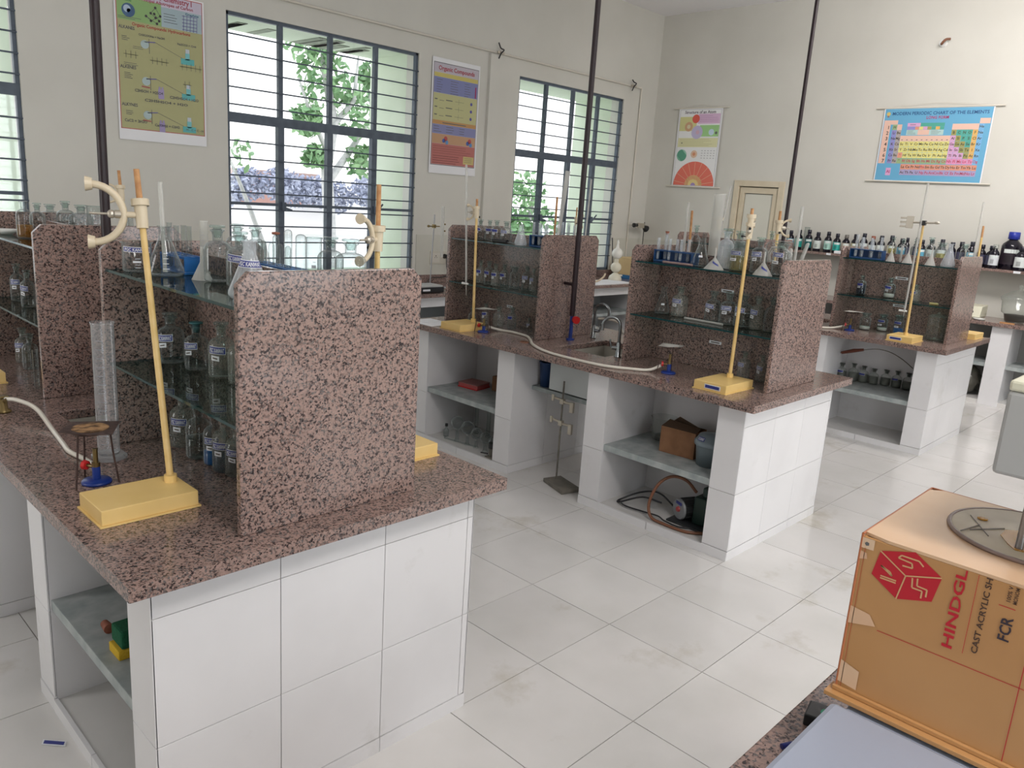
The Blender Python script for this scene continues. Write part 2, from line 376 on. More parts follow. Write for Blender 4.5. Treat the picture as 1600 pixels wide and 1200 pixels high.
for i, e in enumerate('Ac Th Pa U Np Pu Am Cm Bk Cf Es Fm Md No Lr'.split()): ELS[(9, i+4)] = e
pretext(sorted(set(ELS.values())) + list('1234567') + ['PGC KANWAT', 'Organic Chemistry I', 'Principal Allotropes of Carbon', 'Diamond', 'Graphite',
  'Organic Compounds: Hydrocarbons', 'ALKANES', 'ALKENES', 'ALKYNES', 'Organic Compounds', 'Structure of an Atom',
  'MODERN PERIODIC CHART OF THE ELEMENTS', 'LONG FORM', 'HINDGL', 'CAST ACRYLIC SH', 'FCR', '100% V', 'MONOM',
  'C2H5OH + H2SO4', 'C2H5HSO4 + H2O', 'CaC2 + 2H2O', 'Ca(OH)2 + C2H2', 'H - C = C - H', 'CH3COONa + NaOH', 'Na2CO3 + CH4'])
# ------------------------------------------------------------------ room
YW, XB, YR, XN, ZC = 7.41, 10.55, -3.3, -3.0, 4.71
def wall_y(name, y0, y1, wins, zs, mat):
    b = MB(); xs = XN
    for (a, c) in wins:
        b.box(xs, y0, 0, a, y1, ZC); b.box(a, y0, 0, c, y1, zs[0]); b.box(a, y0, zs[1], c, y1, ZC); xs = c
    b.box(xs, y0, 0, XB+.2, y1, ZC)
    return struct(b, name, mat)
wall_y('wall_left', YW, YW+.22, WINX, (0.955, 3.428), paint)
wall_y('wall_right', YR-.22, YR, RWINX, (0.9, 3.3), paint)
b = MB(); ys = YR-.22
for (a, c) in FWINY: b.box(XN-.2, ys, 0, XN, a, ZC); b.box(XN-.2, a, 0, XN, c, .9); b.box(XN-.2, a, 3.3, XN, c, ZC); ys = c
b.box(XN-.2, ys, 0, XN, YW+.22, ZC); struct(b, 'wall_front', paint)
DY0, DY1, DZ = 5.14, 5.90, 2.38
b = MB(); b.box(XB, YR, 0, XB+.2, DY0, ZC); b.box(XB, DY1, 0, XB+.2, YW, ZC); b.box(XB, DY0, DZ, XB+.2, DY1, ZC)
struct(b, 'wall_back', paint)
struct(MB().box(XN-.2, YR-.22, ZC, XB+.2, YW+.22, ZC+.12), 'ceiling', ceil_m)
# dado tiles on both walls
b = MB()
for i, (x0, x1) in enumerate([(XN, WINX[0][0]-.06), (1.99, 3.60), (5.966, 7.49), (9.787, XB)]):
    b.box(x0, YW-.008, 0, x1, YW, 1.43)
struct(b, 'trim_1', paint_dado)
b = MB(); b.box(XB-.008, DY1+.02, 0, XB, YW-.008, 1.43); struct(b, 'trim_2', paint_dado)
# floor and its tiles
fl = struct(MB().box(XN-.2, YR-.22, -.12, XB+.2, YW+.22, -.006), 'floor', grout)
GX, GY, T = 2.302, 1.932, 0.5
tm = MB().box(.0018, .0018, -.006, T-.0018, T-.0018, 0).mesh('tile', tile_m)
far = MB(); cnt = 0; cand = []
BX = [(0.713, 1.867), (3.87, 5.024), (7.132, 8.286)]
for i in range(-11, 17):
    for j in range(-15, 11):
        x, y = GX+i*T-(.0 if True else 0), GY+j*T
        if x < XN-.4 or x > XB or y < YR-.4 or y > YW: continue
        inside = any(x > a-.05 and x+T < c+.05 and y > 1.9 and y+T < 4.8 and not (3.0 < y+.25 < 3.7) for a, c in BX)
        if inside: continue
        vis = (x > -0.2 and y > -.6) and (y < 6.6)
        cand.append((0 if vis else 1, x*x+y*y, x, y))
cand.sort()
for k, (vz, d, x, y) in enumerate(cand):
    if k < 295 and vz == 0:
        o = bpy.data.objects.new('tile', tm); COL.objects.link(o); o.location = (x, y, 0); o.parent = fl
    else: far.box(x+.0018, y+.0018, -.006, x+T-.0018, y+T-.0018, 0)
o = far.build('far_tiles', tile_m, fl); o['kind'] = 'stuff'
# windows
def window(n, x0, x1, z0, z1, y, ztr, inward):
    root = bpy.data.objects.new('window_%d' % n, None); COL.objects.link(root); root.location = (x0, y, z0)
    root['kind'] = 'structure'; ORG[root.name] = (x0, y, z0)
    yf0, yf1 = y+.02*inward, y+.065*inward
    lo, hi = min(yf0, yf1), max(yf0, yf1)
    f = MB(); t = .03
    f.box(x0, lo, z0, x0+t, hi, z1); f.box(x1-t, lo, z0, x1, hi, z1); f.box(x0, lo, z1-t, x1, hi, z1); f.box(x0, lo, z0, x1, hi, z0+t)
    f.box(x0, lo-.004, ztr-.045, x1, hi+.004, ztr+.045)
    f.build('window_frame', winf, root)
    w = (x1-x0)/4; zr = ztr-.80
    for k in range(1, 4):
        MB().box(x0+w*k-.022, lo-.002, ztr, x0+w*k+.022, hi, z1).build('mullion', winf, root)
        MB().box(x0+w*k-.033, lo-.006, z0, x0+w*k+.033, hi+.01, ztr-.04).build('mullion', winf, root)
    for k in range(4):
        a, b_ = x0+w*k+.033, x0+w*(k+1)-.033
        MB().box(a, lo, zr-.014, b_, hi-.01, zr+.014).build('sash_rail', winf, root)
        for (za, zb) in ((z0+.03, zr-.014), (zr+.014, ztr-.045), (ztr+.045, z1-.03)):
            yy = (lo+hi)/2; MB().box(a-.01, yy-.002, za, b_+.01, yy+.002, zb).build('pane', pane_m, root)
    yb = y-.012*inward
    zs = [ztr+.115+.155*k for k in range(5)]+[ztr-.215-.16*k for k in range(8)]
    for z in zs:
        if z0+.05 < z < z1-.05: MB().cyl((x0, yb+.015*inward, z), (x1, yb+.015*inward, z), .0078, n=6).build('grille_bar', winf, root)
    for k in (1, 3):
        h = MB(); xx = x0+w*k+.03
        h.cyl((xx, yb, zr-.03), (xx+.06, yb-.03*inward, zr-.05 if k == 1 else zr+.06), .012, .01, n=8); h.box(xx-.035, yb-.01, zr-.05, xx+.005, yb+.03, zr+.03)
        h.build('latch', winf, root)
    s = MB(); s.box(x0-.02, min(y-.02*inward, y+.2*inward), z0-.03, x1+.02, max(y-.02*inward, y+.2*inward), z0)
    s.build('window_sill', porcelain, root)
    return root
ZTR = 2.50
for i, (a, c) in enumerate(WINX): window(i+1, a, c, .955, 3.428, YW, ZTR, 1)
for i, (a, c) in enumerate(RWINX): window(i+4, a, c, .90, 3.30, YR, 2.4, -1)
# concrete shades around the windows, outside
stain = noisy('water_stain', (0.22, 0.25, 0.19), (0.30, 0.33, 0.26), 8, 0.9)
for i, (a, c) in enumerate(WINX):
    b = MB(); b.box(a-.10, YW+.22, 3.43, c+.10, 8.33, 3.52); b.box(a-.10, YW+.22, .85, a, 8.33, 3.43); b.box(c, YW+.22, .85, c+.10, 8.33, 3.43); b.box(a-.10, YW+.22, .85, c+.10, 8.33, .95)
    sh = struct(b, 'trim_%d' % (3+i), fins)
    if i != 2:
        st = MB()
        for k in range(16):
            x = a+.1+random.random()*(c-a-.3); L = .05+random.random()*.25; wd = .015+random.random()*.05
            st.box(x, 8.0-L, 3.424, x+wd*2, 8.3, 3.4295)
        st.build('water_stain', stain, sh)
# door in the back wall
dr = bpy.data.objects.new('door_1', None); COL.objects.link(dr); dr.location = (XB, (DY0+DY1)/2, 0); dr['kind'] = 'structure'; ORG['door_1'] = (XB, (DY0+DY1)/2, 0)
b = MB(); x0 = XB-.03
b.box(x0, DY0, 0, XB+.1, DY0+.08, DZ); b.box(x0, DY1-.08, 0, XB+.1, DY1, DZ); b.box(x0, DY0+.08, DZ-.08, XB+.1, DY1-.08, DZ)
b.build('door_frame', doorm, dr, .004)
b = MB(); a0, a1 = DY0+.092, DY1-.092; zt = DZ-.092
b.box(XB+.0, a0, .02, XB+.045, a0+.07, zt); b.box(XB, a1-.07, .02, XB+.045, a1, zt); b.box(XB, a0+.07, zt-.08, XB+.045, a1-.07, zt); b.box(XB, a0+.07, .02, XB+.045, a1-.07, .2)
b.build('door_stile', doorm, dr)
MB().box(XB+.022, a0+.078, .2, XB+.035, a1-.078, zt-.088).build('door_panel', doorp, dr)
MB().box(XB+.09, DY0, 0, XB+.11, DY1, DZ).build('door_backing', darkink, dr)
# ------------------------------------------------------------------ outdoors
grass = noisy('dry_grass', (0.78, 0.78, 0.70), (0.88, 0.86, 0.8), 1.2, 0.95)
g = MB().box(-60, 7.7, -.5, 110, 110, -.3); g.box(-60, -80, -.5, 110, -3.6, -.3); g.box(-60, -3.6, -.5, -3.3, 7.7, -.3); struct(g, 'ground', grass)
bark = noisy('pale_bark', (0.42, 0.42, 0.42), (0.58, 0.57, 0.55), 10, 0.9, bump=.5)
leafm = noisy('leaf_green', (0.13, 0.27, 0.12), (0.30, 0.48, 0.24), 3, 0.6)
def foliage(name, parent, blobs, n, size, mat=None):
    b = MB()
    for k in range(n):
        c, r = random.choice(blobs)
        while True:
            d = Vector((random.uniform(-1, 1), random.uniform(-1, 1), random.uniform(-1, 1)))
            if d.length < 1: break
        p = Vector(c)+Vector((d.x*r[0], d.y*r[1], d.z*r[2])); s = size*random.uniform(.6, 1.2)
        u = Vector((random.uniform(-1, 1), random.uniform(-1, 1), random.uniform(-1, 1))).normalized()
        w = u.orthogonal().normalized(); w = Matrix.Rotation(random.random()*6.28, 3, u) @ w
        x = u.cross(w)
        b.add([p-w*s, p-w*s*.3+x*s*.45, p+w*s*.5+x*s*.35, p+w*s, p+w*s*.5-x*s*.35, p-w*s*.3-x*s*.45], [(0, 1, 2, 3, 4, 5)])
    o = b.build(name, mat or leafm, parent); o['kind'] = 'stuff'; return o
t = thing('tree', 'leafy tree with pale forked trunk outside the largest window', 'tree', (9.63, 15, -.3))
MB().tube([(9.7, 15, -.3), (9.66, 15, 1.2), (9.58, 15, 2.3), (9.75, 15, 3.2), (9.5, 15, 4.3), (9.45, 15, 5.2)], [.17, .14, .12, .10, .08, .04], 10).build('trunk', bark, t)
for pts, r in (([(9.62, 15, 2.0), (10.3, 15.2, 2.7), (10.9, 15.2, 3.5), (10.7, 15.3, 4.4)], [.09, .07, .05, .02]), ([(9.6, 15, 3.0), (10.1, 14.8, 3.7), (10.2, 14.8, 4.6)], [.07, .05, .02]), ([(9.6, 15, 2.6), (9.2, 15, 3.3), (8.9, 15, 4.0)], [.06, .04, .02])):
    MB().tube(pts, r, 8).build('branch', bark, t)
foliage('foliage', t, [((9.5, 15, 4.1), (.55, .5, .7)), ((10.2, 15, 3.6), (.5, .5, .7)), ((9.1, 15, 3.2), (.3, .4, .35)), ((10.9, 15.2, 4.3), (.35, .4, .4)), ((9.2, 15, 4.7), (.6, .5, .5)), ((9.3, 15, 2.5), (.28, .3, .25)), ((10.5, 15, 2.5), (.45, .4, .35))], 1500, .11)
t = thing('tree', 'bushy green tree outside the window nearest the room corner', 'tree', (13.9, 13, -.3))
MB().tube([(13.9, 13, -.3), (13.8, 13, 1.2), (13.95, 13, 2.0)], [.1, .08, .04], 8).build('trunk', bark, t)
foliage('foliage', t, [((13.7, 13, 2.0), (.5, .5, .6)), ((14.1, 13, 1.3), (.6, .5, .5)), ((13.4, 13, 1.2), (.3, .5, .5))], 700, .10)
t = thing('tree', 'thin leaning sapling just outside the left edge of the large window', 'tree', (6.15, 11, -.3))
MB().tube([(6.3, 11, -.3), (5.95, 11, 1.0), (5.62, 11, 1.8), (5.3, 11, 2.5)], [.045, .04, .03, .015], 8).build('trunk', bark, t)
foliage('foliage', t, [((5.5, 11, 2.3), (.3, .3, .3))], 60, .07)
hedge = noisy('hazy_hedge', (0.36, 0.39, 0.50), (0.48, 0.50, 0.60), 1, 0.9)  # distance haze is mixed into the shrub colour
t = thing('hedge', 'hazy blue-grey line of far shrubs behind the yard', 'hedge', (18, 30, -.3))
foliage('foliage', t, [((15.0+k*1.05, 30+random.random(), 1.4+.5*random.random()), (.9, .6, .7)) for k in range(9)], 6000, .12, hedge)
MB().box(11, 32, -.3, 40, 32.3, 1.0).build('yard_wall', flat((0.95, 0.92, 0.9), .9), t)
lt = thing('house', 'low pinkish house far away beyond the yard', 'house', (17.6, 34, -.3))
b = MB().box(17, 34, -.3, 21, 38, 2.2); b.build('wall', flat((0.55, 0.33, 0.28), .9), lt)
MB().box(16.8, 33.8, 2.2, 21.2, 38.2, 2.4).build('roof', flat((0.4, 0.28, 0.25), .9), lt)
# ------------------------------------------------------------------ benches
ZT, TH = 0.943, 0.042
BL = ['nearest', 'middle', 'far']
CLT = {}
def slabtile(b, axis, plane, a0, a1, z0, z1, sgn):
    pass
def bench(k, x0):
    x1 = x0+1.154; y0, y1 = 1.927, 4.773
    r = thing('lab_bench', ['nearest white-tiled laboratory bench with a pink granite top', 'white-tiled laboratory bench in the middle, with vacuum pump and carton in its bays', 'white-tiled laboratory bench nearest the back wall, bottles in its upper bay'][k], 'lab bench', (x0, y0, 0))
    core = .006
    # cross walls
    for (a, c) in ((y0, 2.09), (2.86, 3.02), (3.68, 3.84), (4.61, y1)):
        MB().box(x0+core, a+core, 0, x1-core, c-core, ZT-TH).build('cross_wall', clad_grout, r)
    xm = x0+.53
    for (a, c) in ((2.09, 2.86), (3.84, 4.61)):
        MB().box(xm, a-.004, 0, xm+.09, c+.004, ZT-TH).build('partition', clad, r)
        for (p0, p1) in ((x0+.012, xm), (xm+.09, x1-.012)):
            MB().box(p0, a-.008, .402, p1, c+.008, .442).build('stone_shelf', kota, r, .002)
            MB().box(p0, a-.004, 0, p1, c+.004, .045).build('bay_floor', tile_m, r)
        for xs in (x0-.004, x1-.010):
            h = (a+c)/2
            for (q0, q1) in ((a, h-.002), (h+.002, c)): MB().box(xs, q0, 0, xs+.014, q1, .05).build('kerb_tile', clad, r)
    # face tiles
    zj = [.058, .398, .788, ZT-TH]
    def tile(bx): 
        o = MB().box(*bx).build('tile', clad, r, .0012); return o
    g = .0012
    xs = [x0, x0+.377, x0+.757, x0+1.124, x1]
    for yy, s in ((y0, 1), (y1, -1)):
        ya, yb = (yy, yy+core) if s > 0 else (yy-core, yy)
        for i in range(4):
            for j in range(3): tile((xs[i]+g, ya, zj[j]+g, xs[i+1]-g, yb, zj[j+1]-g))
        for i in range(3): MB().box(xs[i]+g if i else x0, ya-.002, 0, (xs[i+1] if i < 2 else x1)-g, yb+.001, .056).build('skirting_tile', clad, r)
    for (a, c) in ((y0, 2.09), (2.86, 3.02), (3.68, 3.84), (4.61, y1)):
        for (xa, xb) in ((x0, x0+core), (x1-core, x1)):
            for j in range(3):
                if j == 1: tile((xa, a, zj[1]+g, xb, c, zj[3]-g))
                elif j == 0: tile((xa, a, zj[0]+g, xb, c, zj[1]-g))
            MB().box(xa-.003, a, 0, xb+.003, c, .056).build('skirting_tile', clad, r)
    # inner cheeks of the bays
    for (yy, s) in ((2.09, -1), (2.86, 1), (3.02, -1), (3.68, 1), (3.84, -1), (4.61, 1)):
        ya, yb = (yy-core, yy) if s < 0 else (yy, yy+core)
        mid = yy in (3.02, 3.68)
        xs2 = [x0, x0+.375, x0+.75, x1] if mid else [x0, xm, xm+.09, x1]
        for i in range(3):
            if not mid and i == 1: continue
            for (za, zb) in ((0, .06), (.06, ZT-TH)) if mid else ((0, ZT-TH),):
                MB().box(xs2[i]+g+(.0 if i else .006), ya, za+g, xs2[i+1]-g-(.006 if i == 2 else 0), yb, zb-g).build('tile', clad, r)
    # sink shelf, basin, top
    MB().box(x0+.20, 3.014, .60, x0+1.0, 3.686, .63).build('sink_shelf', kota, r, .002)
    sx0, sx1, sy0, sy1 = x0+.25, x0+.77, 3.10, 3.50
    b = MB(); w = .012; zb = ZT-.20; zt = ZT-TH
    b.box(sx0-.03, sy0-.03, zb-.012, sx1+.03, sy1+.03, zb)
    b.box(sx0-.03, sy0-.03, zb, sx0, sy1+.03, zt); b.box(sx1, sy0-.03, zb, sx1+.03, sy1+.03, zt)
    b.box(sx0, sy0-.03, zb, sx1, sy0, zt); b.box(sx0, sy1, zb, sx1, sy1+.03, zt)
    b.build('sink_basin', noisy('sink_basin_%d' % k, (0.42, 0.41, 0.36), (0.5, 0.48, 0.42), 8, 0.3), r)
    MB().lathe([(0, zb+.001), (.03, zb+.001), (.035, zb+.006), (.02, zb+.004)], ((sx0+sx1)/2, (sy0+sy1)/2, 0), 16).build('drain', steel, r)
    MB().box(sx0-.05, sy0-.04, .64, sx0-.035, sy1+.02, zt-.002).build('sink_apron', flat((0.62, 0.66, 0.66), .35), r, .002)
    MB().tube([((sx0+sx1)/2, 3.3, zb-.01), ((sx0+sx1)/2, 3.3, .55), ((sx0+sx1)/2-.12, 3.3, .50), ((sx0+sx1)/2-.15, 3.15, .52)], .02, 8).build('waste_pipe', steel, r)
    X0, X1, Y0, Y1 = x0-.079, x1+.079, y0-.084, y1+.084
    bm = bmesh.new()
    # top with a sink opening, as a ring of quads
    xs_ = [X0, sx0, sx1, X1]; ys_ = [Y0, sy0, sy1, Y1]
    tmb = MB()
    for z, fl_ in ((ZT-.0006, False), (ZT-TH, True)):
        for i in range(3):
            for j in range(3):
                if i == 1 and j == 1: continue
                q = [(xs_[i], ys_[j], z), (xs_[i+1], ys_[j], z), (xs_[i+1], ys_[j+1], z), (xs_[i], ys_[j+1], z)]
                if fl_: q.reverse()
                tmb.add(q, [(0, 1, 2, 3)])
    def side(p, q): tmb.add([(*p, ZT-TH), (*q, ZT-TH), (*q, ZT-.0006), (*p, ZT-.0006)], [(0, 1, 2, 3)])
    side((X0, Y0), (X1, Y0)); side((X1, Y0), (X1, Y1)); side((X1, Y1), (X0, Y1)); side((X0, Y1), (X0, Y0))
    side((sx1, sy0), (sx0, sy0)); side((sx1, sy1), (sx1, sy0)); side((sx0, sy1), (sx1, sy1)); side((sx0, sy0), (sx0, sy1))
    me = tmb.mesh('countertop', granite, (x0, y0, 0)); bm.from_mesh(me); bmesh.ops.remove_doubles(bm, verts=bm.verts, dist=1e-5); bm.to_mesh(me); bm.free()
    o = bpy.data.objects.new('countertop', me); COL.objects.link(o); o.parent = r; ORG[o.name] = (x0, y0, 0)
    bv = o.modifiers.new('bevel', 'BEVEL'); bv.width = .006; bv.segments = 3; bv.limit_method = 'ANGLE'
    return r
for k, (a, c) in enumerate(BX): bench(k, a)
RL = [['nearest granite bottle rack with glass shelves, its end panel filling the view', 'granite bottle rack at the far left, cut by the picture edge'],
      ['granite bottle rack on the near end of the middle bench, strip labels on its back', 'granite bottle rack on the window end of the middle bench, behind the maroon pipe'],
      ['granite bottle rack on the near end of the far bench', 'granite bottle rack on the window end of the far bench, mostly hidden']]
def rack(k, x0, w_, ya, yb):
    xa, xb = x0+.267, x0+.267+.62
    r = thing('reagent_rack', RL[k][w_], 'rack', (xa, ya, ZT))
    for yy in (ya, yb-.025):
        fr = ((0, yy, ZT), (1, 0, 0), (0, 0, 1), (0, 1, 0)); H = 1.69-ZT; c = .035
        p = [(xa, 0), (xb, 0), (xb, H-c), (xb-c, H), (xa+c, H), (xa, H-c)]
        MB().prism(p, 0, .025, 0, fr).build('side_panel', granite, r, .003)
    MB().box(xa+.30, ya+.0255, ZT, xa+.32, yb-.0255, 1.655).build('back_panel', granite, r, .002)
    for z in (1.255, 1.592):
        for (p0, p1) in ((xa+.012, xa+.298), (xa+.322, xa+.608)):
            b = MB().box(p0, ya+.026, z-.010, p1, yb-.026, z-.0008)
            b.mi = [0, 0, 1, 1, 1, 1]
            b.build('glass_shelf', [shelf_glass, shelf_edge], r)
    return r
for k, (a, c) in enumerate(BX):
    rack(k, a, 0, 1.95, 2.975); rack(k, a, 1, 3.73, 4.745)
def gas_pipe(k, x, y):
    r = thing('gas_pipe', ['maroon gas pipe dropping from the ceiling onto the nearest bench', 'maroon gas pipe standing by the sink of the middle bench, red tap and blue foot', 'maroon gas pipe dropping towards the far bench'][k], 'pipe', (x, y, ZT))
    MB().cyl((x, y, 1.12), (x, y, ZC), .0195, n=14).build('upper_pipe', maroon, r)
    MB().cyl((x, y, ZT), (x, y, 1.12), .0135, n=14).build('blue_foot', navy, r)
    b = MB().cyl((x, y, ZT), (x, y, ZT+.012), .03, n=14); b.build('floor_flange', navy, r)
    b = MB().cyl((x, y, 1.33), (x, y, 1.365), .022, n=14); b.cyl((x, y, 1.347), (x, y+(.052 if k == 2 else .095), 1.347), .011, n=8); b.build('wall_clip', maroon, r)
    b = MB().cyl((x-.005, y-.02, 1.10), (x-.02, y-.05, 1.10), .008, n=8); b.build('tap_stem', brass, r)
    b = MB(); d = Vector((-.4, -.9, 0)).normalized(); b.cyl(Vector((x-.02, y-.05, 1.10)), Vector((x-.02, y-.05, 1.10))+d*.022, .028, n=12); b.build('tap_knob', red_pl, r, .003)
gas_pipe(0, 1.234, 3.63); gas_pipe(1, 4.391, 3.63); gas_pipe(2, 7.65, 3.67)
# ------------------------------------------------------------------ counters along the walls
def counter_pier(r, x0, y0, x1, y1, h):
    MB().box(x0, y0, 0, x1, y1, h).build('pier', clad, r, .002)
r = thing('wall_counter', 'granite counter running under the windows, papers and apparatus on it', 'counter', (6, 6.5, 0))
MB().box(3.2, 6.50, .82, XB-.01, 7.395, .86).build('countertop', granite, r, .004)
MB().box(3.2, 7.375, .861, XB-.01, 7.398, .955).build('upstand', granite, r, .002)
for x in (3.3, 4.9, 6.4, 7.95, 9.5): counter_pier(r, x, 6.58, x+.16, 7.36, .815)
MB().box(3.3, 6.62, .70, XB-.1, 6.66, .815).build('apron', clad, r)
MB().box(3.3, 7.33, 0, XB-.02, 7.36, .815).build('back_board', flat((0.35, 0.36, 0.36), .8), r)
MB().box(3.46, 6.66, .40, XB-.1, 7.32, .44).build('stone_shelf', kota, r)
for i, (x, w) in enumerate([(4.92, .16)]): pass
r = thing('wall_counter', 'granite counter along the back wall below the bottle shelf', 'counter', (10.2, 2, 0))
MB().box(9.90, -2.6, .895, XB-.01, 4.95, .935).build('countertop', granite, r, .004)
for y in (-2.5, -.95, .55, 2.0, 3.45, 4.75): counter_pier(r, 9.96, y, 10.5, y+.2, .89)
MB().box(10.46, -2.5, 0, 10.50, 4.9, .89).build('back_board', flat((0.30, 0.30, 0.29), .8), r)
for a, c in ((-2.3, -.95), (-.75, .55), (.75, 2.0), (2.2, 3.45), (3.65, 4.75)):
    MB().box(9.98, a, .43, 10.46, c, .47).build('stone_shelf', kota, r); MB().box(9.97, a, 0, 10.46, c, .05).build('bay_floor', tile_m, r)
r = thing('wall_shelf', 'long granite wall shelf carrying the row of dark reagent bottles', 'shelf', (10.4, 2, 1.47))
MB().box(10.22, -2.6, 1.47, XB, 4.97, 1.50).build('slab', granite, r, .003)
for y in (-2.0, .2, 1.9, 3.5, 4.85): MB().prism([(10.30, 1.47), (XB, 1.47), (XB, 1.30), (XB-.03, 1.30)], 0, .03, 0, ((0, y, 0), (1, 0, 0), (0, 0, 1), (0, 1, 0))).build('bracket', paint, r)
for y, w in ((4.26, .06), (2.13, .07), (3.0, .06)): MB().box(10.217, y-w/2, 1.472, 10.2195, y+w/2, 1.498).build('shelf_tag', label_white, r)
solo(MB().box(10.23, 3.95, 1.501, 10.33, 4.2, 1.535), 'folded_cloth', paper, 'small white carton lying on the wall shelf left of the far rack', 'carton', bevel=.003)
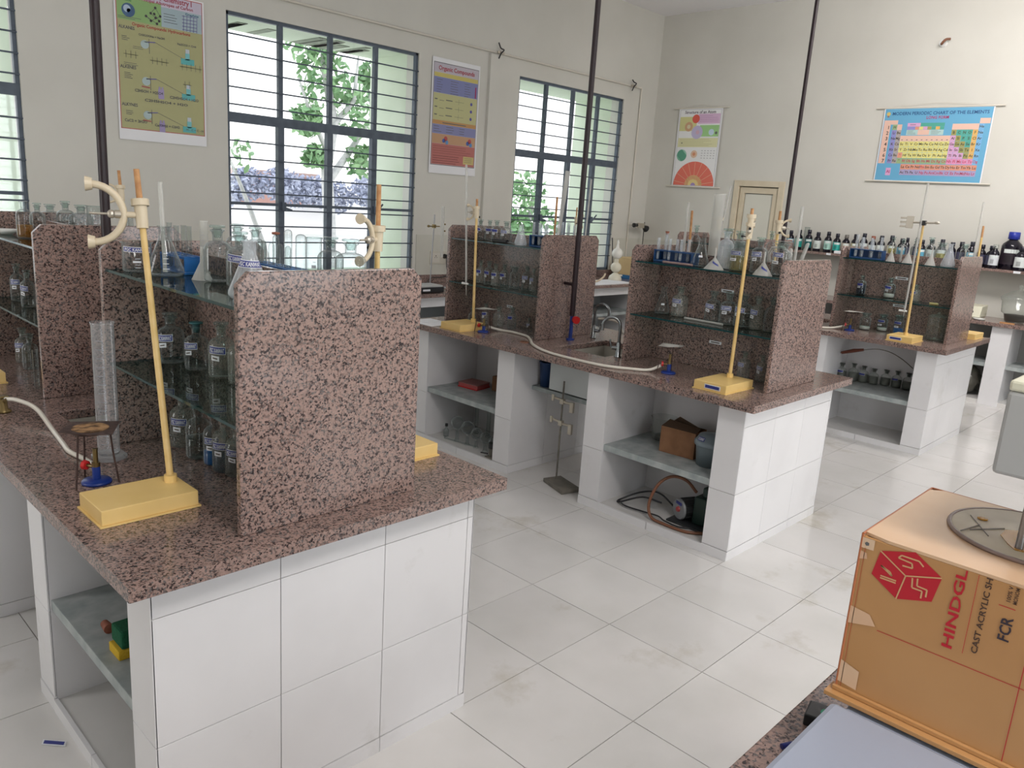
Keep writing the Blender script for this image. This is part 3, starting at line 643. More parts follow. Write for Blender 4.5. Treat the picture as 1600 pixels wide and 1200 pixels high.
ITEMS = [
 ('beaker', 1.062, 2.843, 1.592, 0.0512, 0.101, 'glass beaker with a blue label band at the far end of the near rack', '', {'lab': 1}),
 ('flask', 1.107, 2.717, 1.592, 0.0611, 0.165, 'large clear conical flask beside the beaker on the near rack, glass tube in it', '', {}),
 ('stopper_bottle', 1.196, 2.514, 1.592, 0.0446, 0.184, 'clear flat-stoppered reagent bottle behind the upturned plastic funnel on the near rack', '', {}),
 ('stopper_bottle', 1.204, 2.375, 1.592, 0.0431, 0.174, 'clear bottle with blue band label just left of the banded conical flask', '', {'lab': 1}),
 ('flask', 1.108, 2.129, 1.592, 0.0614, 0.165, 'conical flask wearing a blue lettered band, partly behind the nearest granite end panel', '', {'lab': 3, 'frost': 1}),
 ('funnel', 1.169, 2.574, 1.592, 0.0321, 0.068, 'small upturned plastic funnel in front of the blue tube rack on the near rack', '', {}),
 ('grad', 1.216, 2.657, 1.592, 0.0133, 0.189, 'slim plastic measuring cylinder with a white and blue label on the near rack', '', {}),
 ('stopper_bottle', 1.478, 2.935, 1.592, 0.0447, 0.165, 'clear stoppered bottle glimpsed behind the front pair on the near rack', '', {}),
 ('stopper_bottle', 1.46, 2.76, 1.592, 0.0404, 0.165, 'clear stoppered bottle behind the blue-banded conical flask', '', {}),
 ('stopper_bottle', 1.52, 2.349, 1.592, 0.0444, 0.163, 'round-shouldered glass bottle with flat stopper, left of two above the near granite panel', '', {}),
 ('stopper_bottle', 1.53, 2.244, 1.592, 0.052, 0.164, 'wide glass bottle with green-edged flat stopper, right of two above the near granite panel', '', {}),
 ('beaker', 1.5, 2.423, 1.592, 0.0292, 0.155, 'tall narrow beaker left of the two bottles above the near granite panel', '', {}),
 ('wide_cylinder', 0.927, 2.812, 0.943, 0.036, 0.485, 'tall clear plastic measuring cylinder with six-sided foot behind the wire gauze', '', {}),
 ('stopper_bottle', 1.173, 2.855, 1.255, 0.0472, 0.185, 'clear stoppered bottle on the middle glass shelf of the near rack, leftmost', '', {'lab': 2}),
 ('stopper_bottle', 1.202, 2.706, 1.255, 0.0413, 0.172, 'clear bottle with dusty teal stopper on the middle shelf of the near rack', '', {'lab': 2}),
 ('stopper_bottle', 1.223, 2.557, 1.255, 0.0445, 0.193, 'clear half-full bottle on the middle shelf of the near rack, third from left', '', {'lab': 2, 'liq': 'water'}),
 ('stopper_bottle', 1.231, 2.446, 1.255, 0.0369, 0.184, 'bottle mostly hidden by the near granite end panel on the middle shelf', '', {}),
 ('plain_bottle', 1.188, 2.809, 0.943, 0.0456, 0.196, 'tall bottle with two blue band labels at the far left under the near rack', '', {'lab': 2}),
 ('plain_bottle', 1.178, 2.656, 0.943, 0.0439, 0.187, 'clear bottle one third full of water under the near rack, second from left', '', {'liq': 'water'}),
 ('plain_bottle', 1.19, 2.555, 0.943, 0.0385, 0.181, 'bottle holding bright blue liquid under the near rack, beyond the darker blue one', '', {'lab': 2, 'liq': 'blue'}),
 ('plain_bottle', 1.189, 2.475, 0.943, 0.0421, 0.189, 'bottle of dark blue liquid with blue and white labels under the near rack', '', {'lab': 2, 'liq': 'blue2'}),
 ('plain_bottle', 1.201, 2.412, 0.943, 0.0394, 0.169, 'bottle half hidden behind the foot of the near granite end panel', '', {'lab': 2}),
 ('plain_bottle', 1.087, 4.252, 1.592, 0.0346, 0.17, 'bottle a third full of amber liquid, leftmost on top of the far left rack', '', {'liq': 'amber'}),
 ('stopper_bottle', 1.203, 4.476, 1.592, 0.0349, 0.155, 'clear stoppered bottle beside the amber one above the far left granite panel', '', {}),
 ('stopper_bottle', 1.375, 4.882, 1.592, 0.0528, 0.135, 'wide clear bottle, third from the left above the far left granite panel', '', {}),
 ('stopper_bottle', 1.37, 4.607, 1.592, 0.0433, 0.165, 'clear bottle, fourth from the left above the far left granite panel', '', {}),
 ('stopper_bottle', 1.433, 4.569, 1.592, 0.057, 0.15, 'broad clear bottle, fifth from the left above the far left granite panel', '', {}),
 ('beaker', 1.42, 4.326, 1.592, 0.0389, 0.156, 'clear glass beaker seen through the large cream clamp at the far left', '', {}),
 ('bowl', 1.063, 4.476, 1.592, 0.053, 0.025, 'small white porcelain bowl at the left edge on the top glass shelf', '', {}),
 ('stopper_bottle', 1.108, 4.543, 1.255, 0.0324, 0.187, 'dim bottle on the middle shelf at the far left edge, rearmost of two', '', {'lab': 2}),
 ('stopper_bottle', 1.095, 4.318, 1.255, 0.0311, 0.18, 'dim bottle on the middle shelf against the far left granite panel', '', {'lab': 2}),
 ('stopper_bottle', 1.104, 4.511, 0.943, 0.0361, 0.179, 'bottle standing on the counter at the far left under the glass shelves', '', {'lab': 2}),
 ('stopper_bottle', 1.093, 4.348, 0.943, 0.0351, 0.178, 'nearer bottle on the counter beside the far left granite panel', '', {}),
 ('tube', 1.003, 3.918, 0.943, 0.0116, 0.183, 'empty glass tube standing upright on the counter at the far left panel edge', '', {}),
 ('flask', 4.3, 2.577, 1.592, 0.0551, 0.17, 'small conical flask beside the blue tube rack on the second bench', '', {'lab': 0}),
 ('funnel', 4.2, 2.42, 1.592, 0.0569, 0.078, 'upturned translucent funnel with blue label on the second bench, left of two', '', {'lab': 1}),
 ('stopper_bottle', 4.33, 2.431, 1.592, 0.0465, 0.239, 'milky stoppered bottle behind the left upturned funnel on the second bench', '', {'frost': 1}),
 ('jar', 4.3, 2.32, 1.592, 0.0512, 0.173, 'wide-mouth jar of yellowish liquid with a white label on the second bench', '', {'lab': 2, 'liq': 'yellow'}),
 ('stopper_bottle', 4.32, 2.202, 1.592, 0.0468, 0.205, 'clear bottle with blue and white labels behind the right upturned funnel', '', {'lab': 2}),
 ('funnel', 4.2, 2.108, 1.592, 0.0525, 0.083, 'upturned translucent funnel with blue label on the second bench, right of two', '', {'lab': 1}),
 ('jar', 4.33, 2.072, 1.592, 0.0496, 0.194, 'wide-mouth jar with blue and white labels beside the granite panel of the second bench', '', {'lab': 2}),
 ('stopper_bottle', 4.7, 2.87, 1.592, 0.0303, 0.235, 'small stoppered bottle beyond the tube rack on the second bench', '', {}),
 ('flask', 4.62, 2.757, 1.592, 0.0337, 0.192, 'small flask on the rear glass shelf of the second bench', '', {}),
 ('stopper_bottle', 4.7, 2.614, 1.592, 0.0335, 0.233, 'clear stoppered bottle on the rear shelf in front of the pale wooden door', '', {}),
 ('jar', 4.62, 2.501, 1.592, 0.0326, 0.224, 'clear jar with a brownish cap ring behind the yellowish jar', '', {}),
 ('stopper_bottle', 4.65, 2.305, 1.592, 0.0299, 0.239, 'clear bottle on the rear shelf near the right cream clamp', '', {}),
 ('wide_cylinder', 4.58, 2.657, 1.592, 0.0352, 0.443, 'tall frosted plastic measuring cylinder rising from the second bench rack', '', {}),
 ('flask', 4.374, 2.859, 1.255, 0.0503, 0.173, 'dusty conical flask at the left end of the middle shelf, second bench', '', {'lab': 0}),
 ('stopper_bottle', 4.373, 2.731, 1.255, 0.0516, 0.189, 'bottle with tilted blue label next to the dusty flask, second bench middle shelf', '', {'lab': 2}),
 ('stopper_bottle', 4.376, 2.494, 1.255, 0.048, 0.191, 'bottle at the lying glass tube, middle shelf of the second bench', '', {'lab': 2}),
 ('stopper_bottle', 4.373, 2.385, 1.255, 0.0512, 0.197, 'bottle below the white strip label, middle shelf of the second bench', '', {'lab': 2}),
 ('stopper_bottle', 4.371, 2.284, 1.255, 0.0524, 0.202, 'bottle left of the cream rod, middle shelf of the second bench', '', {'lab': 2, 'liq': 'water'}),
 ('stopper_bottle', 4.382, 2.197, 1.255, 0.0422, 0.198, 'bottle right of the cream rod, middle shelf of the second bench', '', {'lab': 2}),
 ('stopper_bottle', 4.382, 2.106, 1.255, 0.0417, 0.202, 'bottle nearest the front granite panel, middle shelf of the second bench', '', {}),
 ('stopper_bottle', 4.385, 2.238, 0.943, 0.0392, 0.169, 'bottle on the counter just behind the second bench clamp stand base', '', {'lab': 1}),
 ('stopper_bottle', 4.393, 2.127, 0.943, 0.0309, 0.165, 'small bottle with a white tag beside the front panel foot of the second bench', '', {'lab': 2}),
 ('stopper_bottle', 4.3, 4.55, 1.592, 0.0376, 0.153, 'leftmost of four bottles on top of the far rack of the second bench', '', {'lab': 2}),
 ('stopper_bottle', 4.3, 4.448, 1.592, 0.0347, 0.155, 'second of four bottles on top of the far rack of the second bench', '', {'lab': 2}),
 ('stopper_bottle', 4.24, 4.309, 1.592, 0.0388, 0.162, 'third of four bottles on top of the far rack of the second bench', '', {'lab': 2}),
 ('stopper_bottle', 4.24, 4.206, 1.592, 0.0431, 0.16, 'rightmost of four bottles on top of the far rack of the second bench', '', {'lab': 2}),
 ('flask', 4.17, 3.985, 1.592, 0.0463, 0.15, 'small conical flask with cloudy glass beside the four bottles', '', {'frost': 1}),
 ('stopper_bottle', 4.299, 4.521, 1.255, 0.0354, 0.176, 'dim bottle beside the cream rod, middle shelf of the far rack', '', {'lab': 2}),
 ('stopper_bottle', 4.277, 4.403, 1.255, 0.0374, 0.183, 'dim bottle second from the cream rod, middle shelf of the far rack', '', {'lab': 2}),
 ('stopper_bottle', 4.27, 4.324, 1.255, 0.0346, 0.172, 'dim bottle third from the cream rod, middle shelf of the far rack', '', {'lab': 2}),
 ('stopper_bottle', 4.316, 4.272, 1.255, 0.0345, 0.172, 'dim bottle with two clear labels, fourth from the cream rod, far rack', '', {'lab': 2}),
 ('jar', 4.31, 4.156, 1.255, 0.0389, 0.169, 'dim jar with bright rim glints, middle shelf of the far rack', '', {'lab': 0}),
 ('stopper_bottle', 4.32, 4.038, 1.255, 0.0385, 0.186, 'dim bottle with tilted label left of the reddish granite end panel', '', {'lab': 2}),
 ('stopper_bottle', 4.313, 3.965, 1.255, 0.0286, 0.171, 'dim bottle half behind the front end panel of the far rack', '', {'lab': 2}),
 ('stopper_bottle', 4.143, 4.424, 0.943, 0.0299, 0.135, 'dim bottle hidden behind the cream rod on the counter of the far rack', '', {}),
 ('stopper_bottle', 4.267, 4.403, 0.943, 0.0327, 0.167, 'dim bottle behind the wire gauze of the far tripod', '', {'lab': 2}),
 ('stopper_bottle', 4.301, 4.293, 0.943, 0.0425, 0.156, 'square-looking clear bottle right of the far tripod', '', {}),
 ('stopper_bottle', 4.32, 4.164, 0.943, 0.0346, 0.168, 'bottle with a bright blue label on the counter of the far rack', '', {'lab': 1}),
 ('stopper_bottle', 4.361, 4.019, 0.943, 0.022, 0.103, 'small bottle with white tag against the far rack end panel', '', {'lab': 2}),
 ('funnel', 7.47, 2.549, 1.592, 0.0373, 0.105, 'upturned funnel beside the blue tube rack on the third bench', '', {}),
 ('funnel', 7.47, 2.406, 1.592, 0.0424, 0.107, 'upturned funnel in the middle of three on the third bench', '', {}),
 ('funnel', 7.47, 2.216, 1.592, 0.0417, 0.108, 'upturned funnel right of the cream rod on the third bench', '', {}),
 ('tube', 7.5, 2.476, 1.592, 0.01, 0.146, 'white tube standing between two upturned funnels on the third bench', '', {}),
 ('flask', 7.48, 2.08, 1.592, 0.0576, 0.196, 'bright conical flask near the right end of the third bench rack', '', {'frost': 1}),
 ('stopper_bottle', 7.8, 2.664, 1.592, 0.0359, 0.213, 'bottle on the rear shelf of the third bench behind the left funnel', '', {'liq': 'yellow'}),
 ('stopper_bottle', 7.8, 2.572, 1.592, 0.0386, 0.202, 'bottle on the rear shelf of the third bench behind the white tube', '', {'liq': None}),
 ('stopper_bottle', 7.85, 2.475, 1.592, 0.0414, 0.205, 'bottle on the rear shelf of the third bench left of the cream rod', '', {'liq': None}),
 ('stopper_bottle', 7.85, 2.348, 1.592, 0.0468, 0.233, 'bottle on the rear shelf of the third bench right of the cream rod', '', {'liq': None}),
 ('jar', 7.82, 2.246, 1.592, 0.0433, 0.195, 'wide jar of pale yellow liquid on the rear shelf of the third bench', '', {'liq': 'yellow'}),
 ('jar', 7.82, 2.057, 1.592, 0.0369, 0.2, 'wide jar on the rear shelf of the third bench next to the end panel', '', {'liq': None}),
 ('stopper_bottle', 7.644, 2.827, 1.255, 0.0424, 0.178, 'bottle of dark liquid, leftmost on the middle shelf of the third bench', '', {'lab': 2, 'liq': 'dark'}),
 ('stopper_bottle', 7.638, 2.567, 1.255, 0.0473, 0.185, 'bottle with white powder on the middle shelf of the third bench', '', {'lab': 2, 'liq': 'powder'}),
 ('stopper_bottle', 7.641, 2.344, 1.255, 0.0434, 0.147, 'faint bottle behind the cream rod, middle shelf of the third bench', '', {'lab': 2}),
 ('jar', 7.542, 2.7, 0.943, 0.0479, 0.157, 'small jar with white powder right of the third bench tripod', '', {'liq': 'powder'}),
 ('jar', 7.642, 2.579, 0.943, 0.0448, 0.157, 'small jar with white powder and a tag, third bench counter', '', {'lab': 2, 'liq': 'powder'}),
 ('jar', 7.641, 2.435, 0.943, 0.0442, 0.167, 'small jar with blue content beside the third bench stand base', '', {'lab': 2, 'liq': 'blue'}),
 ('lidded_jar', 7.606, 2.106, 0.943, 0.0797, 0.247, 'large lidded glass jar on the third bench counter by the end panel', '', {}),
 ('stopper_bottle', 7.528, 2.837, 0.4425, 0.0445, 0.157, 'first from left in the row of dark stoppered bottles under the third bench', 'row of stoppered bottles under the third bench', {'lab': 1, 'dark': 1}),
 ('stopper_bottle', 7.549, 2.734, 0.4425, 0.0442, 0.169, 'second from left in the row of dark stoppered bottles under the third bench', 'row of stoppered bottles under the third bench', {'lab': 0, 'dark': 1}),
 ('stopper_bottle', 7.588, 2.653, 0.4425, 0.0441, 0.156, 'third from left in the row of dark stoppered bottles under the third bench', 'row of stoppered bottles under the third bench', {'lab': 1, 'dark': 1}),
 ('stopper_bottle', 7.596, 2.56, 0.4425, 0.0437, 0.148, 'fourth from left in the row of dark stoppered bottles under the third bench', 'row of stoppered bottles under the third bench', {'lab': 0, 'dark': 1}),
 ('stopper_bottle', 7.643, 2.466, 0.4425, 0.0436, 0.15, 'fifth from left in the row of dark stoppered bottles under the third bench', 'row of stoppered bottles under the third bench', {'lab': 0, 'dark': 1}),
 ('stopper_bottle', 7.644, 2.368, 0.4425, 0.0432, 0.157, 'sixth from left in the row of dark stoppered bottles under the third bench', 'row of stoppered bottles under the third bench', {'lab': 1, 'dark': 1}),
 ('stopper_bottle', 7.644, 2.271, 0.4425, 0.0428, 0.158, 'seventh from left in the row of dark stoppered bottles under the third bench', 'row of stoppered bottles under the third bench', {'lab': 0, 'dark': 1}),
]
S1, S2 = 1.592, 1.255
# ------------------------------------------------------------------ glassware
def prof_r(prof, z):
    for (r0, z0), (r1, z1) in zip(prof, prof[1:]):
        if z0 <= z <= z1 and z1 > z0: return r0+(r1-r0)*(z-z0)/(z1-z0)
    return prof[-1][0]
def patch(prof, z0, z1, az, arc, mat, parent, c, name='name_label', text=None, tmat=None, off=.0012, n=8, tilt=0.0):
    b = MB(); vs = []
    for j in (0, 1):
        for i in range(n+1):
            t = i/n-.5; a = az+arc*t; z = (z0, z1)[j]+tilt*t
            r = prof_r(prof, z)+off; vs.append((c[0]+r*cos(a), c[1]+r*sin(a), c[2]+z))
    fs = [(i, i+1, n+2+i, n+1+i) for i in range(n)]
    b.add(vs, fs, 0, True)
    mats = [mat]
    if text:
        mats.append(tmat)
        def f(u, v, w):
            a = az+arc*(u-.5); z = z0+(z1-z0)*v+tilt*(u-.5); r = prof_r(prof, z)+off+.0006
            return (c[0]+r*cos(a), c[1]+r*sin(a), c[2]+z)
        # u runs with the angle (left to right seen from outside)
        vs2, fs2, w_ = _txt[text]
        pts = [f(.06+.88*p[0]/w_, .16+p[1]*.95, 0) for p in vs2]
        b.add(pts, fs2, 1)
    return b.build(name, mats, parent)
def tag_white(prof, z0, z1, az, arc, parent, c, tilt=0):
    b = MB(); n = 6
    for (za, zb, ar, of, m) in ((z0, z1, arc, .0012, 0), (z0+(z1-z0)*.38, z0+(z1-z0)*.62, arc*.6, .0018, 1)):
        vs = []
        for j in (0, 1):
            for i in range(n+1):
                a = az+ar*(i/n-.5); z = (za, zb)[j]+tilt*(i/n-.5); r = prof_r(prof, z)+of
                vs.append((c[0]+r*cos(a), c[1]+r*sin(a), c[2]+z))
        b.add(vs, [(i, i+1, n+2+i, n+1+i) for i in range(n)], m, True)
    return b.build('white_label', [label_white, darkink], parent)
CATS = {'stopper_bottle': 'bottle', 'plain_bottle': 'bottle', 'jar': 'jar', 'lidded_jar': 'jar', 'flask': 'flask', 'beaker': 'beaker', 'grad': 'measuring cylinder',
        'wide_cylinder': 'measuring cylinder', 'tube': 'tube', 'funnel': 'funnel', 'bowl': 'bowl'}
NAMES = {'stopper_bottle': 'reagent_bottle', 'plain_bottle': 'reagent_bottle', 'jar': 'glass_jar', 'lidded_jar': 'lidded_jar', 'flask': 'conical_flask', 'beaker': 'beaker',
         'grad': 'measuring_cylinder', 'wide_cylinder': 'measuring_cylinder', 'tube': 'test_tube', 'funnel': 'funnel', 'bowl': 'bowl'}
SEG = 20
BODY = [None]
def _last(): return LAST[0]
def ware(kind, x, y, z, r, h, label, group='', o=None):
    o = dict(o or {}); c = (x, y, z); t = thing(NAMES[kind], label, CATS[kind], c, group or None)
    n = 24 if x < 2 else SEG
    mat = frost if o.get('frost') else glass
    if z in (1.255, .943, .4425) and not o.get('frost'): mat = dusty if (z == .4425 or random.random() < .5) else glass
    far = sqrt(x*x+y*y)
    if kind in ('stopper_bottle', 'plain_bottle', 'jar'):
        hb = h if kind == 'plain_bottle' else h*.93
        rn = r*(.62 if kind == 'jar' else .36); sh = .70 if kind == 'jar' else .60
        prof = [(0, .004), (r*.86, .002), (r*.97, .006), (r, .014), (r, hb*sh)]
        for q in range(1, 6):
            a = q/5*pi/2; prof.append((rn+(r-rn)*cos(a)**1.15, hb*sh+(hb*(.78 if kind != 'jar' else .80)-hb*sh)*sin(a)))
        prof += [(rn*1.0, hb*.90), (rn*1.12, hb*.95), (rn*1.42, hb*.965), (rn*1.45, hb*.985), (rn*1.1, hb), (rn*.92, hb*.98)]
        MB().lathe(prof, c, n).build('body', mat, t); BODY[0] = _last()
        if kind != 'plain_bottle':
            k = rn*1.55 if kind == 'stopper_bottle' else rn*1.5
            st = [(rn*.7, hb*.84), (rn*.95, hb*.975), (rn*.8, hb*.99), (rn*.75, hb+.3*(h-hb)), (k, hb+.45*(h-hb)), (k*1.03, h*.99), (k*.9, h), (0, h)]
            lm = dusty if o.get('dark') else glass_lid
            if 'teal' in label: lm = flat((0.03, 0.12, 0.13), .5)
            if o.get('dark'): lm = flat((0.06, 0.07, 0.06), .5)
            MB().lathe([(0, st[0][1])]+st, c, n).build('stopper', lm, t)
    elif kind == 'flask':
        rn = min(r*.36, .018); zs = h*.70
        prof = [(0, .003), (r*.9, .001), (r, .012), (r*.985, .022), (rn*1.25, zs), (rn, zs+.012), (rn, h*.97), (rn*1.25, h*.985), (rn*1.25, h)]
        MB().lathe(prof, c, n).build('body', mat, t); BODY[0] = _last()
    elif kind == 'beaker':
        prof = [(0, .003), (r*.88, .001), (r*.93, .008), (r*.93, h*.95), (r*1.02, h*.985), (r*1.0, h)]
        MB().lathe(prof, c, n).build('body', mat, t); BODY[0] = _last()
        MB().lathe([(r*1.0, h*.985), (r*1.04, h*.99), (r*1.02, h*1.0), (r*.98, h*.995), (r*1.0, h*.985)], c, n).build('rim', glass_lid, t)
    elif kind in ('grad', 'wide_cylinder'):
        rb = r*1.5 if kind == 'grad' else r*1.65
        prof = [(r*.9, .02), (r, .03), (r, h*.985), (r*1.1, h), (r*1.05, h)]
        m = clearpl if 'six-sided' in label else milky if (kind == 'wide_cylinder' or 'plastic' in label) else glass
        MB().lathe([(0, .02)]+prof, c, n).build('body', m, t); BODY[0] = _last()
        hexa = [(c[0]+rb*cos(a), c[1]+rb*sin(a)) for a in [pi/6+k*pi/3 for k in range(6)]]
        MB().prism(hexa, c[2], c[2]+.018).build('foot', m, t, .003)
        for q in range(1, 14 if far < 4 else 1):
            pz = .03+(h-.06)*q/14; aw = .5 if q % 2 else .9
            b = MB(); vs = [(c[0]+(r+.0008)*cos(a), c[1]+(r+.0008)*sin(a), c[2]+zz) for zz in (pz, pz+.002) for a in [-2.3+aw*(s-.5) for s in (0, .5, 1)]]
            b.add(vs, [(0, 1, 4, 3), (1, 2, 5, 4)]); b.build('graduation', flat((0.25, 0.25, 0.27)), BODY[0])
    elif kind == 'tube':
        prof = [(0, 0), (r*.6, .003), (r, .012), (r, h*.99), (r*1.15, h)]
        MB().lathe(prof, c, 12).build('body', milky if 'white' in label else glass, t)
    elif kind == 'funnel':
        prof = [(r*1.04, .0), (r, .003), (.006, h*.86), (.0055, h), (.0045, h*1.6)]
        m = milky
        MB().lathe(prof, c, n).build('body', m, t); BODY[0] = _last()
    elif kind == 'bowl':
        prof = [(0, .002), (r*.45, 0), (r*.8, h*.5), (r, h), (r*.96, h), (r*.76, h*.55), (r*.4, .006), (0, .006)]
        MB().lathe(prof, c, n).build('body', porcelain, t)
    elif kind == 'lidded_jar':
        prof = [(0, .004), (r*.95, .002), (r, .012), (r, h*.74), (r*.9, h*.80), (r*.98, h*.82)]
        MB().lathe(prof, c, n).build('body', dusty, t); BODY[0] = _last()
        MB().lathe([(r*1.04, h*.825), (r*1.04, h*.84), (r*.8, h*.88), (r*.3, h*.91), (r*.15, h*.93), (r*.22, h*.97), (r*.12, h), (0, h)], c, n).build('lid', dusty, t)
    # contents
    lq = o.get('liq')
    if o.get('dark'): MB().lathe([(0, .006), (r*.9, .007), (r*.95, .016), (r*.95, h*.5), (0, h*.5)], c, n).build('contents', murky, t)
    if lq:
        f = {'water': .42, 'blue': .28, 'blue2': .42, 'amber': .36, 'yellow': .5, 'dark': .5, 'powder': .2}[lq]*h
        p = [(0, .006), (r*.9, .007), (r*.955, .016), (r*.955, f-.002), (r*.9, f), (0, f)]
        MB().lathe(p, c, n).build('contents', liqs[lq], t)
    lab = o.get('lab')
    if lab and kind != 'funnel':
        az = atan2(-y, -x)+random.uniform(-.75, -.25) if not (kind in ('beaker',) or lab == 3) else atan2(-y, -x)
        if kind == 'beaker': z0, z1, arc = h*.70, h*.84, 1.9
        elif lab == 3: z0, z1, arc = h*.56, h*.665, 2.6
        elif kind == 'jar': z0, z1, arc = h*.55, h*.66, 1.4
        elif kind == 'lidded_jar': z0, z1, arc = h*.5, h*.6, 1
        else: z0, z1, arc = h*.47, h*.585, 1.25
        tl = random.uniform(-.006, .004)
        if far < 9:
            patch(prof, z0-.002, z1+.002, az, arc*1.06, label_white, BODY[0], c, 'label_border', off=.0008, tilt=tl)
        patch(prof, z0, z1, az, arc, label_blue, BODY[0], c, 'name_label', 'PGC KANWAT' if far < 6 else None, label_white, off=.0014, tilt=tl)
        if lab == 2:
            wz = h*.34; tag_white(prof, wz, wz+h*.09, az-.12, .62 if kind != 'jar' else .9, BODY[0], c, tl)
    if kind == 'funnel' and lab:
        az = atan2(-y, -x)
        patch(prof, h*.38, h*.52, az+.1, 1.1, label_blue, BODY[0], c, 'name_label', tilt=-.02)
    if kind in ('flask', 'beaker') and lab == 0 or (kind == 'beaker'):
        az = atan2(-y, -x)
        patch(prof, h*.33, h*.40, az, .55, label_white, BODY[0], c, 'white_label')
    if 'large clear conical' in label or kind == 'beaker':
        az = atan2(-y, -x)
        for q in range(4): patch(prof, h*(.16+.10*q), h*(.16+.10*q)+.0018, az+.05, .35, label_white, BODY[0], c, 'graduation', n=2)
    return t
murky = flat((0.055, 0.065, 0.055), .3)
for it in ITEMS: ware(*it)
# ------------------------------------------------------------------ test tube racks
def tube_mb(c, r, h, inv=False, lean=(0, 0)):
    prof = [(0, 0), (r*.55, .002), (r*.9, .007), (r, .014), (r, h-.003), (r*1.15, h), (r*1.05, h)]
    if inv: prof = [(a, h-z_) for a, z_ in prof][::-1]
    b = MB(); b.lathe(prof, (0, 0, 0), 12)
    b.v = [(v[0]+c[0]+lean[0]*v[2], v[1]+c[1]+lean[1]*v[2], v[2]+c[2]) for v in b.v]
    return b
def tube_rack(label, x0, x1, y0, y1, z, h, tubes, group, inv=False, mat=None, back=True):
    mat = mat or blue_pl
    t = thing('test_tube_rack', label, 'rack', ((x0+x1)/2, (y0+y1)/2, z))
    MB().box(x0, y0, z, x1, y1, z+.012).build('base_plate', mat, t, .003)
    b = MB()
    ny = max(2, int(round((y1-y0)/.028))); hx = .010
    # top plate with square openings
    zt = z+h; xm_ = (x0+x1)/2
    rows = [x0+(x1-x0)*q for q in (.27, .73)]
    b.box(x0, y0, zt-.008, rows[0]-hx, y1, zt); b.box(rows[0]+hx, y0, zt-.008, rows[1]-hx, y1, zt); b.box(rows[1]+hx, y0, zt-.008, x1, y1, zt)
    for q in range(ny+1):
        yy = y0+(y1-y0)*q/ny
        for rr in rows: b.box(rr-hx, max(y0, yy-.004), zt-.008, rr+hx, min(y1, yy+.004), zt)
    b.build('top_plate', mat, t)
    for yy in (y0, y1-.006): MB().box(x0, yy, z+.012, x1, yy+.006, zt-.008).build('end_plate', mat, t, .001)
    if back: MB().box(x1-.004, y0+.006, z+.012, x1-.001, y1-.006, zt-.008).build('back_plate', mat, t)
    for k, (rw, q, L, r, lab) in enumerate(tubes):
        yy = y0+(y1-y0)*(q+.5)/ny; xx = rows[rw]
        tb = thing('test_tube', lab, 'test tube', (xx, yy, z+.0125), group)
        tube_mb((xx, yy, z+.0125), r, L, inv).build('body', frost if mat is navy_pl else glass, tb)
        if 'cork' in lab: MB().cyl((xx, yy, z+L+.004), (xx, yy, z+L+.026), r*.8, r*1.35, 12).build('cork_stopper', cork, tb)
        if 'brown rim' in lab: MB().lathe([(r*.9, L+.0), (r*1.2, L+.002), (r*1.2, L+.008), (0, L+.010)], (xx, yy, z+.0125), 12).build('brown_rim', cork, tb)
    return t
R_ = 'test tubes in the blue rack on the nearest rack top'
tube_rack('blue test tube rack behind the large conical flask on the nearest rack', 1.165, 1.235, 2.70, 2.905, S1, .062,
    [(0, 1, .155, .0085, 'test tube in the blue rack near the upturned funnel'), (0, 3, .150, .0085, 'middle test tube in the blue rack behind the conical flask'), (0, 5, .156, .0085, 'test tube in the blue rack closest to the conical flask neck'), (1, 2, .15, .0085, 'back-row test tube in the nearest blue rack')], R_, back=False)
tube_rack('blue drying rack of upturned test tubes above the nearest granite end panel', 1.385, 1.455, 2.36, 2.665, S1, .05,
    [(0, 9, .122, .0105, 'upturned test tube at the left end of the drying rack'), (0, 8, .118, .0105, 'upturned test tube, second from the left in the drying rack'),
     (1, 7, .14, .0115, 'test tube with brown rim in the drying rack'), (0, 6, .115, .0105, 'upturned test tube, third from the left in the drying rack'),
     (0, 4, .115, .0105, 'upturned test tube, fourth from the left in the drying rack'), (0, 2, .113, .0105, 'upturned test tube, fifth from the left in the drying rack'),
     (1, 4, .165, .014, 'tall wide tube standing above the drying rack'), (1, 1, .155, .018, 'fat round-topped boiling tube in the drying rack')], 'upturned tubes in the drying rack', True, None, False)
tube_rack('blue test tube rack with six tubes on the middle bench', 4.27, 4.36, 2.62, 2.90, S1, .075,
    [(0, 9, .135, .010, 'leftmost tube in the blue rack of the middle bench'), (1, 8, .165, .010, 'tube closed by a brown cork in the blue rack of the middle bench'),
     (0, 6, .135, .0095, 'third tube in the blue rack of the middle bench'), (1, 5, .135, .0095, 'fourth tube in the blue rack of the middle bench'),
     (0, 3, .138, .0095, 'fifth tube in the blue rack of the middle bench'), (1, 2, .14, .0095, 'rightmost tube in the blue rack of the middle bench')], 'tubes in the blue rack of the middle bench', False, navy_pl)
tube_rack('dark blue rack of tubes on the window end of the middle bench', 4.20, 4.30, 3.76, 3.93, S1, .085,
    [(0, 5, .16, .010, 'tube at the left end of the rack beside the maroon pipe'), (1, 4, .15, .010, 'second tube in the rack beside the maroon pipe'), (0, 3, .16, .010, 'third tube in the rack beside the maroon pipe'),
     (1, 2, .155, .010, 'fourth tube in the rack beside the maroon pipe'), (0, 1, .15, .010, 'tube nearest the end panel in the rack beside the maroon pipe')], 'tubes in the rack beside the maroon pipe', False, navy_pl)
